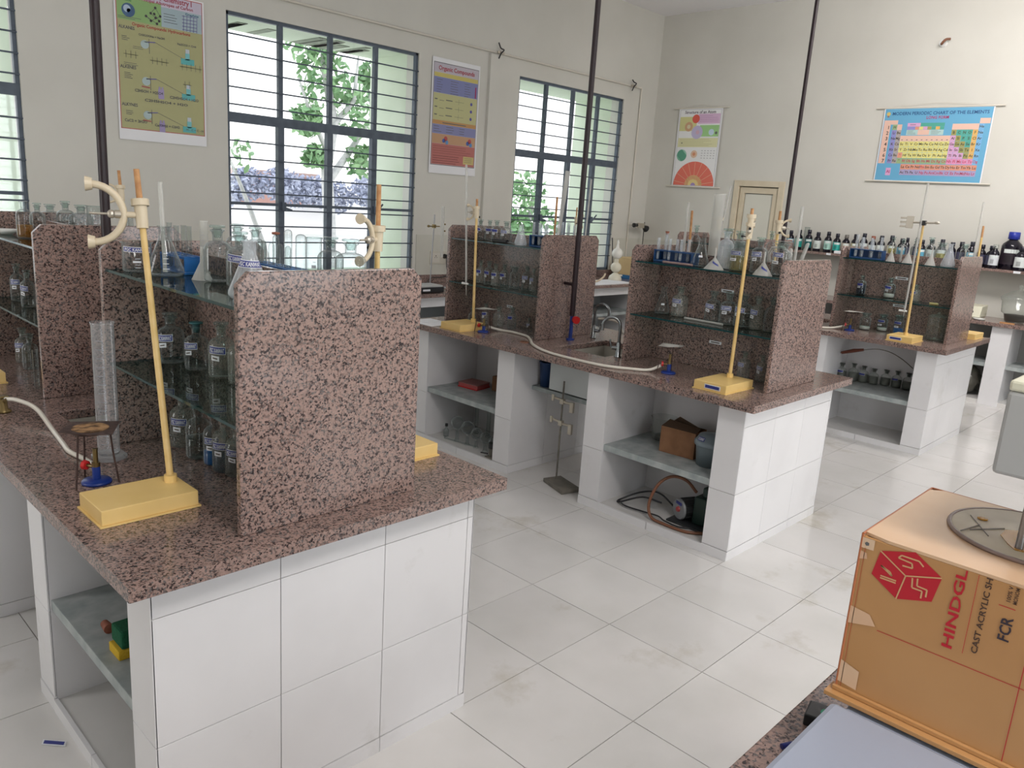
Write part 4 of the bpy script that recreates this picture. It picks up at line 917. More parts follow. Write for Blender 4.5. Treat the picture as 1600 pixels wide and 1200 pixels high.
tube_rack('rear tube rack above the granite panel by the maroon pipe', 4.49, 4.57, 3.76, 4.02, S1, .05,
    [(q % 2, q, .15+.01*(q % 3), .010, ['rear rack tube, first from the pipe', 'rear rack tube, second from the pipe', 'rear rack tube, third from the pipe', 'rear rack tube, fourth from the pipe', 'rear rack tube, fifth from the pipe', 'rear rack tube, sixth from the pipe', 'rear rack tube, seventh from the pipe'][q]) for q in range(7)], 'tubes in the rear rack by the pipe', False, navy_pl)
tube_rack('blue test tube rack at the left of the far bench top shelf', 7.47, 7.57, 2.63, 2.92, S1, .085,
    [(0, 8, .20, .013, 'tallest tube, at the left in the far bench rack'), (1, 7, .18, .011, 'second tube in the far bench rack'), (0, 6, .18, .011, 'third tube in the far bench rack'),
     (1, 4, .18, .011, 'fourth tube in the far bench rack'), (0, 3, .17, .011, 'fifth tube in the far bench rack'), (1, 1, .19, .013, 'rightmost tube in the far bench rack')], 'tubes in the far bench rack', False, navy_pl)
tube_rack('greenish tube rack behind the clamp at the far left', 1.40, 1.50, 3.83, 3.98, S1, .04,
    [(0, 1, .12, .011, 'tube in the far left rack, nearer'), (0, 3, .12, .011, 'tube in the far left rack, farther'), (1, 2, .12, .011, 'tube at the back of the far left rack')], 'tubes in the far left rack')
def stick(label, cat, name, a, b_, r, mat, group=None, n=10, r1=None):
    t = thing(name, label, cat, a, group); MB().cyl(a, b_, r, r1, n).build('shaft', mat, t); return t
stick('glass tube leaning in the mouth of the large conical flask', 'glass tube', 'glass_tube', (1.107, 2.72, S1+.01), (1.12, 2.768, 1.90), .007, milky)
for i, (y, L, d) in enumerate([(2.155, .14, 0), (2.12, .15, .01), (2.08, .19, -.05)]):
    t = thing('test_tube', ['white tube behind the granite panel of the middle bench, left of three', 'white tube behind the granite panel of the middle bench, middle of three', 'tilted white tube behind the granite panel of the middle bench'][i], 'test tube', (4.56, y, S1))
    tube_mb((4.56, y, S1), .011, L, True, (0, d/L)).build('body', milky, t)
stick('glass tube lying on the middle shelf of the middle bench', 'glass tube', 'glass_tube', (4.30, 2.64, S2+.007), (4.30, 2.37, S2+.007), .007, milky)
stick('brown tube lying in front of the blue rack on the middle bench', 'tube', 'brown_tube', (4.205, 2.78, S1+.008), (4.205, 2.57, S1+.008), .007, flat((0.30, 0.19, 0.17), .4))
stick('long clear burette leaning in the tube rack by the maroon pipe', 'burette', 'burette', (4.327, 3.775, S1+.015), (4.30, 3.70, 2.13), .013, milky, r1=.017)
stick('pale glass tube standing at the back of the middle bench rack', 'glass tube', 'glass_tube', (4.60, 2.89, S1), (4.61, 2.90, 1.97), .009, milky)
stick('thin wooden rod standing behind the corked tube', 'rod', 'wooden_rod', (4.63, 2.865, S1), (4.64, 2.885, 1.92), .008, rodtip)
b = thing('bottle_brush', 'dark bottle brush lying on the far top shelf of the middle bench', 'brush', (4.17, 4.2, S1)); MB().cyl((4.17, 4.12, S1+.016), (4.17, 4.27, S1+.016), .015, n=10).build('bristles', blackp, b); MB().cyl((4.17, 4.05, S1+.012), (4.17, 4.12, S1+.014), .003, n=6).build('wire', steel, b)
b = thing('retort_flask', 'bent glass retort resting behind the right upturned funnel', 'flask', (4.55, 2.2, S1)); MB().tube([(4.52, 2.10, 1.70), (4.53, 2.17, 1.745), (4.545, 2.24, 1.735), (4.55, 2.26, 1.70), (4.56, 2.25, S1+.012)], .010, 10).build('neck', milky, b); MB().ellips((4.56, 2.25, S1+.035), .035, .035, .035).build('bulb', glass, b)
stick('yellowish stub lying on the middle shelf of the far bench', 'stub', 'chalk_stub', (7.50, 2.10, S2+.011), (7.50, 2.17, S2+.011), .010, flat((0.5, 0.42, 0.18)))
# ------------------------------------------------------------------ stands, clamps, burettes
def stand(label, bx0, by0, bx1, by1, z0, rx, ry, ztop, tip=.10, lean=(0, 0), clamps=(), lab=None, mat=None, rm=None, hb=.05, rr=.0095):
    mat = mat or cream; rm = rm or rodm
    t = thing('clamp_stand', label, 'stand', (bx0, by0, z0))
    b = MB().box(bx0+.006, by0+.006, z0+.005, bx1-.006, by1-.006, z0+hb); b.build('base', mat, t, .002)
    MB().box(bx0, by0, z0, bx1, by1, z0+.005).build('base_flange', mat, t)
    zb = z0+hb; P0 = Vector((rx, ry, zb)); P1 = Vector((rx+lean[0], ry+lean[1], ztop)); ax = (P1-P0).normalized()
    MB().cyl((rx, ry, zb), (rx, ry, zb+.022), .019, n=12).build('collar', mat, t, .002)
    at = lambda z: P0+(P1-P0)*((z-zb)/(ztop-zb))
    rod_ = MB().cyl(P0, at(ztop-tip), rr*1.12, rr, 12).build('rod', rm, t)
    MB().cyl(at(ztop-tip), P1, rr*.98, rr*.9, 12).build('rod_tip', rodtip, rod_, .002)
    for (z, az, R, reach) in clamps:
        c = at(z); d = Vector((cos(az), sin(az), 0))
        b = MB(); b.cyl(c-ax*.040, c+ax*.028, .017, .019, 14); b.cyl(c+ax*.028, c+ax*.048, .026, .026, 14)
        cb = b.build('clamp_boss', cream2, t, .001)
        MB().cyl(c+d*.010, c+d*reach, .010, .009, 10).build('clamp_arm', cream2, cb)
        cc = c+d*(reach+R*.92); pts = []
        for q in range(17):
            a = radians(-88+176*q/16); pts.append(cc-d*(R*cos(a))+Vector((0, 0, 1))*R*sin(a))
        b = MB(); b.tube(pts, R*.13, 8)
        for s in (0, -1):
            p = pts[s]; b.cyl(p-d*.002, p+d*R*.20, R*.2, R*.26, 12)
        b.build('clamp_ring', cream2, cb)
        b = MB(); p = c+d*(reach+.005); b.cyl(p, p+d*R*.95, .0035, n=8); b.ellips(tuple(p+d*R*.25), .013, .013, .013, 10, 6); b.cyl(p-d*.005, p+d*.012, .013, n=10)
        b.build('clamp_screw', nickel, cb)
        b = MB(); q = Vector((-d.y, d.x, 0)); b.cyl(c-ax*.03, c-ax*.03-q*.035, .0035, n=8); b.ellips(tuple(c-ax*.03-q*.035), .008, .008, .008, 8, 6)
        b.build('wing_nut', blackp, cb)
    if lab:
        x, y, w, hh, face = lab
        b = MB()
        if face == 'x': b.box(bx0+.0035, y, z0+.014, bx0+.0055, y+w, z0+.014+hh); b.box(bx0+.0028, y+.006, z0+.018, bx0+.0034, y+w-.006, z0+.010+hh, 1)
        b.build('name_label', [label_white, label_blue], t)
    return t
def burette(label, top, bot, r=.0055, cock=True, tipz=.08):
    t = thing('burette', label, 'burette', bot); top = Vector(top); bot = Vector(bot); d = (bot-top).normalized()
    MB().cyl(top, bot, r*1.1, r, 10).build('tube', milky, t)
    if cock:
        b = MB(); s = Vector((0, 1, 0)); b.cyl(bot-s*.02, bot+s*.045, .007, .009, 8); b.build('stopcock', whitep, t)
        MB().cyl(bot, bot+d*tipz, .004, .002, 8).build('tip', milky, t)
    return t
A = radians
stand('cream clamp stand with a large C-shaped clamp on the nearest bench', .70, 2.225, .99, 2.42, ZT, .952, 2.355, 1.935, .10, (.008, .19), [(1.80, A(158), .085, .055)])
stand('cream clamp stand behind the nearest rack, brown rod against the window', 1.62, 2.175, 1.905, 2.37, ZT, 1.66, 2.27, 1.94, .22, (-.01, -.01), [(1.755, A(203), .07, .04)])
stand('cream clamp stand base at the left picture edge', .64, 4.09, .93, 4.29, ZT, .70, 4.2, 1.30)
stand('pale clamp stand behind the far left rack, seen past the large clamp', 1.62, 4.68, 1.90, 4.84, ZT, 1.75, 4.76, 1.93, .10, (0, .14), [(1.80, A(150), .05, .02)])
stand('cream clamp stand at the near corner of the middle bench, blue label on its base', 3.87, 2.06, 4.19, 2.275, ZT, 4.125, 2.185, 1.955, .07, (.005, .0), [(1.83, A(205), .035, .012), (1.875, A(-60), .02, .005)], (0, 2.10, .10, .025, 'x'))
stand('cream clamp stand with burette on the window end of the middle bench', 3.83, 4.215, 4.10, 4.44, ZT, 4.055, 4.315, 1.90, .05, (0, .03), [(1.80, A(100), .05, .03)])
burette('long glass burette hanging beside the window end stand of the middle bench', (4.05, 4.475, 2.14), (4.05, 4.41, 1.27), .0075, True, .09)
stand('cream clamp stand behind the middle bench rack, clamp turned to the right', 4.80, 2.27, 5.08, 2.46, ZT, 4.87, 2.37, 1.955, .12, (0, .01), [(1.85, A(-45), .05, .02)])
burette('thin glass burette held by the right-hand rear clamp of the middle bench', (4.905, 2.255, 1.99), (4.905, 2.26, 1.30), .009)
stand('cream clamp stand behind the middle bench, seen in front of the pale door', 4.80, 2.72, 5.08, 2.91, ZT, 4.9, 2.80, 1.70, .10, (0, .02), [(1.84, A(100), .035, .015)])
burette('long thin burette slanting up in front of the pale door frame', (4.95, 2.80, 2.10), (4.93, 2.86, 1.40), .0055)
stand('clamp stand with brown rod behind the window end rack of the middle bench', 4.80, 4.2, 5.08, 4.38, ZT, 4.88, 4.29, 1.955, .30)
stand('cream clamp stand at the near corner of the far bench holding a long burette', 7.09, 2.13, 7.38, 2.35, ZT, 7.235, 2.235, 1.95, .03, (0, .02), [], (0, 2.22, .10, .025, 'x'))
burette('very long slim burette beside the far bench stand, its top over the wall chart', (7.215, 2.27, 2.27), (7.20, 2.27, 1.20), .0085, True, .05)
t = thing('fork_clamp', 'silver three-pronged clamp at the top of the far bench stand', 'clamp', (7.22, 2.30, 1.94))
b = MB(); b.box(7.215, 2.335, 1.895, 7.235, 2.39, 1.995); 
for q in range(3): b.box(7.215, 2.39, 1.90+.035*q, 7.235, 2.44, 1.915+.035*q)
b.build('prongs', nickel, t, .003)
MB().cyl((7.225, 2.335, 1.945), (7.225, 2.17, 1.95), .008, n=8).build('shaft', nickel, t); MB().box(7.21, 2.235, 1.925, 7.245, 2.28, 1.965).build('boss', blackp, t)
MB().ellips((7.225, 2.15, 1.952), .012, .025, .012).build('wing_nut', nickel, t)
stand('cream clamp stand on the rear side of the far bench by its granite panel', 8.02, 1.885, 8.30, 2.07, ZT, 8.06, 1.985, 1.955, .10, (-.02, .02))
burette('thin glass rod standing with the rear stand of the far bench', (8.02, 2.035, 2.16), (8.03, 2.03, 1.5), .008, False)
stand('clamp stand on the window counter in front of the farthest window', 7.75, 6.52, 8.02, 6.71, .86, 7.90, 6.6, 1.86, .10, (-.02, -.02), [(1.69, A(-35), .07, .02)])
burette('burette slanting across the farthest window', (8.08, 6.55, 2.22), (7.99, 6.50, 1.30), .010)
t = thing('clamp_stand', 'steel rod stand with small clamp beside the socket', 'stand', (5.80, 6.87, .86))
MB().box(5.68, 6.80, .86, 5.90, 6.95, .875).build('base', iron, t, .003); MB().cyl((5.76, 6.88, .875), (5.79, 6.88, 1.69), .007, n=8).build('rod', steel, t)
b = MB(); b.cyl((5.70, 6.87, 1.56), (5.86, 6.87, 1.56), .006, n=8); b.ellips((5.70, 6.87, 1.56), .018, .014, .014); b.box(5.775, 6.86, 1.54, 5.80, 6.90, 1.58); b.ellips((5.93, 6.86, 1.585), .012, .01, .01); b.ellips((5.93, 6.86, 1.51), .012, .01, .01)
b.build('clamp', brass, t); burette('white tube clamped in the steel stand beside the socket', (5.90, 6.87, 1.78), (5.91, 6.87, 1.22), .016, False)
t = thing('clamp_stand', 'thin stand with black and silver clamp in the room corner', 'stand', (10.38, 7.28, .86))
MB().cyl((10.38, 7.28, .8605), (10.38, 7.28, .873), .07, n=20).build('base', iron, t); MB().cyl((10.38, 7.28, .873), (10.38, 7.28, 1.69), .006, n=8).build('rod', blackp, t)
b = MB(); b.cyl((9.90, 7.25, 1.64), (10.42, 7.27, 1.645), .004, n=6); b.box(10.14, 7.22, 1.60, 10.30, 7.25, 1.675); b.build('clamp_body', nickel, t, .01)
b = MB(); b.cyl((10.05, 7.24, 1.64), (10.14, 7.24, 1.645), .035, .02, 10); b.cyl((10.30, 7.24, 1.625), (10.38, 7.24, 1.59), .02, .055, 12); b.build('clamp_knobs', blackp, t)
# retort stand on the floor
t = thing('retort_stand', 'iron retort stand with two brass bossheads standing on the floor by the sink bay', 'stand', (3.98, 3.28, 0.001))
MB().prism([(3.88, 3.17), (4.03, 3.13), (4.11, 3.38), (3.97, 3.42)], 0.001, .028).build('base', iron, t, .004)
MB().cyl((4.04, 3.36, .028), (4.04, 3.36, .73), .0065, n=10).build('rod', iron, t)
for z in (.585, .43):
    b = MB(); b.box(4.025, 3.345, z-.015, 4.055, 3.375, z+.02); b.cyl((4.04, 3.36, z+.01), (4.02, 3.42, z+.02), .009, n=8); b.box(4.0, 3.41, z+.0, 4.01, 3.43, z+.045)
    b.cyl((4.04, 3.36, z), (4.045, 3.29, z), .009, n=8); b.box(4.035, 3.262, z-.06, 4.055, 3.292, z+.012); b.build('bosshead', nickel, t, .002)
# ------------------------------------------------------------------ tripods and burners
def tripod(lab1, lab2, cx, cy, z0, zt, rot, square=True, s=.075):
    t = thing('tripod', lab1, 'tripod', (cx, cy, z0)); r = .055
    for k in range(3):
        a = rot+k*2*pi/3; MB().tube([(cx+.075*cos(a), cy+.075*sin(a), z0), (cx+.062*cos(a), cy+.062*sin(a), z0+(zt-z0)*.55), (cx+r*cos(a), cy+r*sin(a), zt-.004)], .0032, 6).build('leg', rust, t)
    MB().tube([(cx+r*cos(a), cy+r*sin(a), zt-.005) for a in [2*pi*k/20 for k in range(20)]], .0035, 6, closed=True).build('ring', rust, t)
    g = thing('wire_gauze', lab2, 'wire gauze', (cx, cy, zt))
    c, s_ = cos(rot), sin(rot)
    b = MB(); N = 10
    hts = lambda u, v: zt+.002+.010*max(0, -u-v-.9)*1.0
    pts = [(cx+s*(u*c-v*s_), cy+s*(u*s_+v*c), hts(u, v)) for v in [2*i/N-1 for i in range(N+1)] for u in [2*i/N-1 for i in range(N+1)]]
    vs = pts+[(p[0], p[1], p[2]+.0015) for p in pts]; K = (N+1)**2; fs = []
    for i in range(N):
        for j in range(N):
            a = i*(N+1)+j; fs += [(a, a+N+1, a+N+2, a+1), (K+a, K+a+1, K+a+N+2, K+a+N+1)]
    for i in range(N):
        for (a, d) in ((i, i+1), (N*(N+1)+i+1, N*(N+1)+i), ((i+1)*(N+1), i*(N+1)), (i*(N+1)+N, (i+1)*(N+1)+N)): fs.append((a, d, K+d, K+a))
    b.add(vs, fs); b.build('mesh', rust if square else flat((0.35, 0.33, 0.30), .5), g)
    MB().cyl((cx, cy, zt+.0038), (cx, cy, zt+.0052), s*.72, n=24).build('ceramic_disc', scorch if square else flat((0.52, 0.50, 0.46), .7), g)
    return t
scorch = noisy('scorched_ceramic', (0.10, 0.05, 0.02), (0.42, 0.24, 0.11), 30, 0.8, 3, .4, .6)
def burner(label, cx, cy, z0, h, knob_az, base_r=.045):
    t = thing('gas_burner', label, 'burner', (cx, cy, z0))
    MB().lathe([(0, 0), (base_r, 0), (base_r, .006), (base_r*.9, .011), (.014, .014), (0, .014)], (cx, cy, z0), 20).build('base', navy, t)
    MB().cyl((cx, cy, z0+.012), (cx, cy, z0+h*.48), .0125, n=14).build('column', navy, t)
    b = MB(); b.cyl((cx, cy, z0+h*.48), (cx, cy, z0+h*.60), .013, n=12); b.cyl((cx, cy, z0+h*.60), (cx, cy, z0+h), .0078, n=12); b.lathe([(.0078, h*.97), (.0095, h*.98), (.0095, h), (.006, h)], (cx, cy, z0), 12)
    b.build('barrel', brass, t)
    d = Vector((cos(knob_az), sin(knob_az), 0)); p = Vector((cx, cy, z0+h*.46))
    b = MB(); b.cyl(p, p+d*.035, .006, n=8); vs_ = b.build('valve_stem', brass, t)
    b = MB(); q = p+d*.035
    b.cyl(q, q+d*.012, .015, .017, 8); b.build('tap_knob', red_pl, vs_, .003)
    return t, p
tripod('small rusty iron tripod beside the nearest clamp stand base', 'curled square wire gauze with a scorched disc on the nearest tripod', .805, 2.60, ZT, 1.125, A(-28))
burner('small gas burner with blue base and red tap under the nearest tripod', .815, 2.60, ZT, .115, A(118))
tripod('tripod on the middle bench left of the labelled stand base', 'pale round-centred wire gauze on the middle bench tripod', 4.06, 2.56, ZT, 1.115, A(20), False, .065)
burner('gas burner with blue base and red tap on the middle bench', 4.075, 2.57, ZT, .12, A(125))
tripod('tripod on the window end of the middle bench', 'light wire gauze on the tripod by the window end stand', 4.01, 4.14, ZT, 1.115, A(10), False, .06)
burner('blue gas burner under the tripod on the window end of the middle bench', 4.01, 4.15, ZT, .10, A(100))
tripod('tripod on the far bench among the small jars', 'wire gauze on the far bench tripod', 7.32, 2.74, ZT, 1.115, A(0), False, .065)
burner('gas burner under the far bench tripod', 7.32, 2.75, ZT, .11, A(120))
def spline(pts, n=8):
    P = [Vector(p) for p in pts]; P = [P[0]*2-P[1]]+P+[P[-1]*2-P[-2]]; out = []
    for i in range(1, len(P)-2):
        for k in range(n):
            t = k/n; a, b_, c, d = P[i-1:i+3]
            out.append(.5*((2*b_)+(-a+c)*t+(2*a-5*b_+4*c-d)*t*t+(-a+3*b_-3*c+d)*t**3))
    out.append(P[-2]); return out
def hose(label, pts, r, mat, name='gas_hose', cat='hose'):
    return solo(MB().tube(spline(pts), r, 10), name, mat, label, cat)
zh = ZT+.009
hose('ivory rubber hose curving from the brass tap to the nearest burner', [(.80, 3.585, 1.0), (.83, 3.54, 1.002), (.865, 3.42, .99), (.865, 3.22, zh), (.845, 3.03, zh), (.835, 2.93, zh), (.85, 2.82, zh), (.855, 2.72, zh+.002), (.83, 2.635, .982)], .0085, hosem)
hose('long ivory hose along the front edge of the middle bench', [(4.08, 4.17, .975), (4.16, 4.12, zh), (4.18, 4.02, zh), (4.16, 3.86, zh), (4.08, 3.74, zh), (3.95, 3.59, zh), (3.85, 3.38, zh), (3.825, 3.15, zh), (3.84, 2.90, zh), (3.93, 2.74, zh), (4.0, 2.66, zh+.003), (4.055, 2.615, .985)], .0095, hosem)
hose('short pale hose reaching the far bench burner', [(7.10, 3.0, zh), (7.18, 2.92, zh), (7.26, 2.87, zh+.003), (7.31, 2.785, .985)], .0095, hosem)
hose('pale hose looping from the rear tap over the middle sink', [(4.60, 3.55, 1.10), (4.62, 3.47, 1.105), (4.60, 3.36, 1.095), (4.56, 3.27, 1.03), (4.62, 3.08, .965), (4.72, 3.02, zh)], .009, hosem)
t = thing('gas_tap', 'brass gas tap at the left picture edge with the hose attached', 'tap', (.80, 3.59, ZT))
b = MB(); b.lathe([(0, 0), (.028, 0), (.028, .008), (.016, .014), (.014, .055), (0, .058)], (.795, 3.60, ZT), 14); b.build('body', brass, t)
b = MB(); b.cyl((.795, 3.60, .99), (.80, 3.57, 1.0), .009, .007, 10); b.build('nozzle', brass, t); MB().box(.775, 3.59, 1.002, .815, 3.615, 1.010).build('handle', brass, t, .002)
t = thing('gas_outlet', 'brown cable hole rim in front of the middle rack end panel', 'outlet', (4.02, 3.74, ZT)); MB().lathe([(.012, .002), (.03, .004), (.034, 0), (.034, -.001)], (4.0, 3.72, ZT+.0005), 16).build('rim', hose_red, t)
def faucet(label, x, y, az, k=0):
    t = thing('faucet', label, 'faucet', (x, y, ZT)); d = Vector((cos(az), sin(az), 0)); b0 = Vector((x, y, ZT))
    MB().lathe([(0, 0), (.024, 0), (.024, .006), (.018, .012), (.016, .09), (.013, .10)], tuple(b0), 14).build('body', chrome, t)
    pts = [b0+Vector((0, 0, .09)), b0+Vector((0, 0, .20))]
    for q in range(1, 10):
        a = pi*q/9*1.02; pts.append(b0+Vector((0, 0, .205))+d*(.058-.058*cos(a))+Vector((0, 0, .058*sin(a))))
    pts.append(pts[-1]+Vector((0, 0, -.03))); MB().tube(pts, .0105, 10).build('spout', chrome, t)
    e = Vector((-d.y, d.x, 0)); p = b0+Vector((0, 0, .06))
    vv = MB().cyl(p, p+d*.045, .015, .012, 12).build('valve', chrome, t)
    q = p+d*.05; b = MB(); b.cyl(q, q+d*.01+Vector((0, 0, .055)), .005, .007, 8); b.build('lever', chrome, vv)
faucet('bright swan-neck tap nearest to the granite rack beside the middle sink', 4.19, 3.045, A(125))
faucet('darker swan-neck tap at the far side of the middle sink by the maroon pipe', 4.62, 3.60, A(-80))
# ------------------------------------------------------------------ bays under the benches
t = thing('scrubbing_sponge', 'green and yellow scrubbing sponge on the grey shelf of the nearest bench', 'sponge', (.80, 2.43, .442))
MB().box(.765, 2.335, .4425, .85, 2.42, .475).build('sponge_body', sponge_y, t, .004); MB().box(.775, 2.335, .4755, .86, 2.425, .535).build('scourer', sponge_g, t, .008)
solo(MB().cyl((.80, 2.515, .4605), (.80, 2.56, .4605), .017, .013, 14), 'rubber_bung', cork, 'brown rubber bung lying beside the green sponge', 'bung', bevel=.001)
t = thing('paper_scrap', 'small torn blue and white paper strip on the floor by the nearest bench', 'paper', (.60, 2.60, 0))
MB().obox((.655, 2.68, .003), (.006, .012, 0), (-.028, .030, .0), (0, 0, .001)).build('strip', label_white, t); MB().obox((.655, 2.68, .0046), (.004, .007, 0), (-.024, .026, .0), (0, 0, .0005)).build('print', label_blue, t)
t = thing('red_book', 'red covered book in the upper bay of the middle bench window end', 'book', (4.2, 4.40, .443))
f = lambda x0, x1, z0, z1, n, m: MB().prism([(4.12+x0, 4.30), (4.30-x1, 4.34), (4.27-x1, 4.52), (4.10+x0, 4.50)], z0, z1).build(n, m, t)
f(0, 0, .4435, .452, 'back_cover', red_pl); f(.006, .006, .4525, .478, 'pages', flat((0.55, 0.12, 0.12), .7)); f(0, 0, .4785, .484, 'front_cover', flat((0.36, 0.16, 0.15), .5))
t = thing('carton', 'small dark carton at the back of the book bay', 'carton', (4.33, 4.13, .442)); MB().box(4.24, 4.08, .4435, 4.36, 4.26, .56).build('box_body', board, t, .003)
FL = [('round-bottomed flask standing neck down, leftmost in the lower bay', 4.36, .055), ('round flask neck down, second from left in the lower bay', 4.24, .055), ('round flask neck down, third from left in the lower bay', 4.14, .045),
      ('round flask neck down, fourth from left in the lower bay', 4.04, .045), ('small round flask neck down beside the pier of the lower bay', 3.95, .04)]
for i, (lab, y, r) in enumerate(FL):
    t = thing('round_flask', lab, 'flask', (3.99, y, .0465)); h = [.20, .19, .16, .15, .14][i]
    pr = [(.022, 0), (.018, .006), (.014, .02), (.013, h-1.75*r)]+[(r*sin(a), h-r-r*cos(a)) for a in [.35+q*(pi-.35)/9 for q in range(10)]]
    MB().lathe(pr, (3.99, y, .0465), 18).build('body', glass, t)
t = thing('small_bottle', 'tiny bottle with black cap on the left in the lower bay', 'bottle', (4.0, 4.50, .0465)); MB().lathe([(0, .001), (.022, 0), (.022, .05), (.008, .07), (.008, .085)], (4.0, 4.50, .0465), 14).build('body', glass, t); MB().cyl((4.0, 4.5, .128), (4.0, 4.5, .15), .012, n=10).build('cap', blackp, t)
stick('long glass tube lying on the floor of the lower bay', 'glass tube', 'glass_tube', (3.95, 4.46, .053), (4.0, 4.15, .053), .007, glass)
for i, y in enumerate((4.42, 4.28, 4.18)):
    ware('grad', 4.25, y, .0465, .016, .30-.03*i, ['tall glass cylinder at the back left of the lower bay', 'glass cylinder at the back middle of the lower bay', 'glass cylinder at the back right of the lower bay'][i])
t = thing('burner_stand', 'small black metal instrument at the right of the lower bay', 'instrument', (3.94, 3.925, .047))
b = MB(); b.box(3.90, 3.87, .047, 3.98, 3.95, .055); b.cyl((3.93, 3.91, .055), (3.93, 3.91, .12), .018, n=10); b.build('base', iron, t, .002); MB().cyl((3.93, 3.905, .12), (3.93, 3.905, .16), .028, n=12).build('head', blackp, t, .003); MB().cyl((3.90, 3.92, .08), (3.90, 3.99, .07), .006, n=8).build('handle', blackp, t)
# blue tub on sink shelf
MBt = MB().lathe([(0, .631), (.05, .631), (.062, .80), (.067, .80), (.067, .81), (.06, .81), (.047, .64), (0, .64)], (4.145, 3.605, 0), 20)
solo(MBt, 'plastic_tub', flat((0.02, 0.05, 0.14), .4), 'dark blue round tub under the middle sink', 'tub')
# near bay of middle bench
ZB = .4432
t = thing('carton', 'open brown cardboard carton between the glass jar and the grey tub', 'carton', (4.12, 2.46, ZB))
O = Vector((4.075, 2.575, ZB)); U = Vector((.02, -.235, 0)); V = Vector((.15, .015, 0)); hz = .165
def bx4(O, U, V, h, th):
    b = MB(); W_ = Vector((0, 0, h)); u = U.normalized()*th; v = V.normalized()*th
    def pr(o, a, c): b.add([o, o+a, o+a+c, o+c, o+W_, o+a+W_, o+a+c+W_, o+c+W_], [(0, 1, 2, 3), (7, 6, 5, 4), (0, 4, 5, 1), (1, 5, 6, 2), (2, 6, 7, 3), (3, 7, 4, 0)])
    pr(O, U, v); pr(O+V-v, U, v); pr(O+v, u, V-2*v); pr(O+U-u+v, u, V-2*v); return b
bx4(O, U, V, hz, .004).build('box_sides', board, t)
MB().add([O, O+U, O+U+V, O+V], [(0, 3, 2, 1)]).build('box_bottom', board, t)
top = Vector((0, 0, hz))
MB().add([O+top, O+U+top, O+U*.98+V*.5+top*1.10, O+V*.55+U*.05+top*1.18], [(0, 1, 2, 3)]).build('flap', board_in, t)
MB().add([O+V+top, O+V+U+top, O+U*.95+V*.5+top*1.12, O+V*.5+U*.35+top*1.38], [(0, 1, 2, 3)]).build('flap', board_in, t)
t = thing('glass_trough', 'wide clear glass jar behind the brown carton', 'jar', (4.30, 2.72, ZB)); MB().lathe([(0, .004), (.06, .002), (.075, .012), (.075, .12), (.083, .15), (.088, .155)], (4.30, 2.70, ZB), 24).build('body', dusty, t)
MB().lathe([(0, .0), (.05, .0), (.05, .025), (0, .025)], (4.30, 2.70, ZB+.006), 20).build('contents', flat((.05, .06, .06), .5), t)
t = thing('plastic_tub', 'grey lidded plastic tub with a blue label beside the pier', 'tub', (4.12, 2.20, ZB))
tubm = flat((0.16, 0.20, 0.22), .35)
MB().lathe([(0, 0), (.075, 0), (.088, .12), (.088, .13)], (4.10, 2.235, ZB), 22).build('body', tubm, t); MB().lathe([(.096, .125), (.10, .13), (.10, .15), (.09, .158), (.075, .185), (.04, .195), (0, .197)], (4.10, 2.235, ZB), 22).build('lid', flat((0.20, 0.25, 0.28), .3), t)
patch([(.1, .13), (.1, .15), (.09, .158), (.075, .186), (.04, .195)], .16, .182, A(180-28+12), .6, label_blue, t, (4.10, 2.235, ZB), 'name_label', 'PGC KANWAT', label_white, off=.003)
# vacuum pump
t = thing('vacuum_pump', 'dark vacuum pump with grey end plate and red hub in the lower bay', 'pump', (4.10, 2.30, .045))
ax = Vector((-.75, .35, 0)).normalized(); c = Vector((4.05, 2.36, .13))
dk = flat((0.035, 0.038, 0.04), .4); green = flat((0.008, 0.03, 0.022), .35)
b = MB(); b.cyl(c-ax*.12, c, .062, n=22)
for q in range(10):
    a = 2*pi*q/10; e = Vector((-ax.y, ax.x, 0)); o_ = e*cos(a)*.062+Vector((0, 0, sin(a)*.062)); b.cyl(c-ax*.11+o_, c-ax*.01+o_, .006, n=6)
b.build('motor_housing', dk, t)
MB().cyl(c, c+ax*.012, .067, .062, 24).build('end_plate', flat((0.24, 0.25, 0.26), .4), t, .002)
MB().cyl(c+ax*.012, c+ax*.022, .018, .015, 16).build('red_hub', flat((0.42, 0.06, 0.06), .4), t)
MB().obox(c+ax*.0135+Vector((0, 0, .038)), (-ax.y*.03, ax.x*.03, 0), (0, 0, .009), ax*.001).build('name_label', label_blue, t)
b = MB(); b.box(4.06, 2.105, .06, 4.30, 2.28, .235); b.build('pump_body', green, t, .01); MB().box(4.08, 2.12, .235, 4.22, 2.24, .30).build('pump_head', green, t, .01)
MB().box(4.0, 2.14, .046, 4.30, 2.42, .058).build('foot_plate', dk, t)
hose('red-brown rubber hose looped around the vacuum pump', [(4.12, 2.30, .24), (4.08, 2.36, .31), (4.02, 2.43, .325), (3.96, 2.48, .27), (3.93, 2.51, .15), (3.92, 2.48, .07), (3.915, 2.38, .058), (3.925, 2.24, .056), (3.99, 2.15, .056)], .0095, hose_red, 'vacuum_hose')
hose('black power cable of the vacuum pump looping towards the bay corner', [(4.10, 2.42, .10), (4.10, 2.55, .16), (4.12, 2.70, .115), (4.02, 2.79, .06), (3.98, 2.76, .063), (4.02, 2.62, .13), (4.06, 2.50, .12)], .006, blackp, 'power_cable', 'cable')
hose('second black cable lying on the lower bay floor before the pump', [(3.99, 2.77, .063), (3.95, 2.70, .063), (3.97, 2.58, .06), (3.98, 2.47, .063), (3.95, 2.40, .063), (3.96, 2.30, .055), (4.02, 2.22, .055)], .005, blackp, 'power_cable', 'cable')
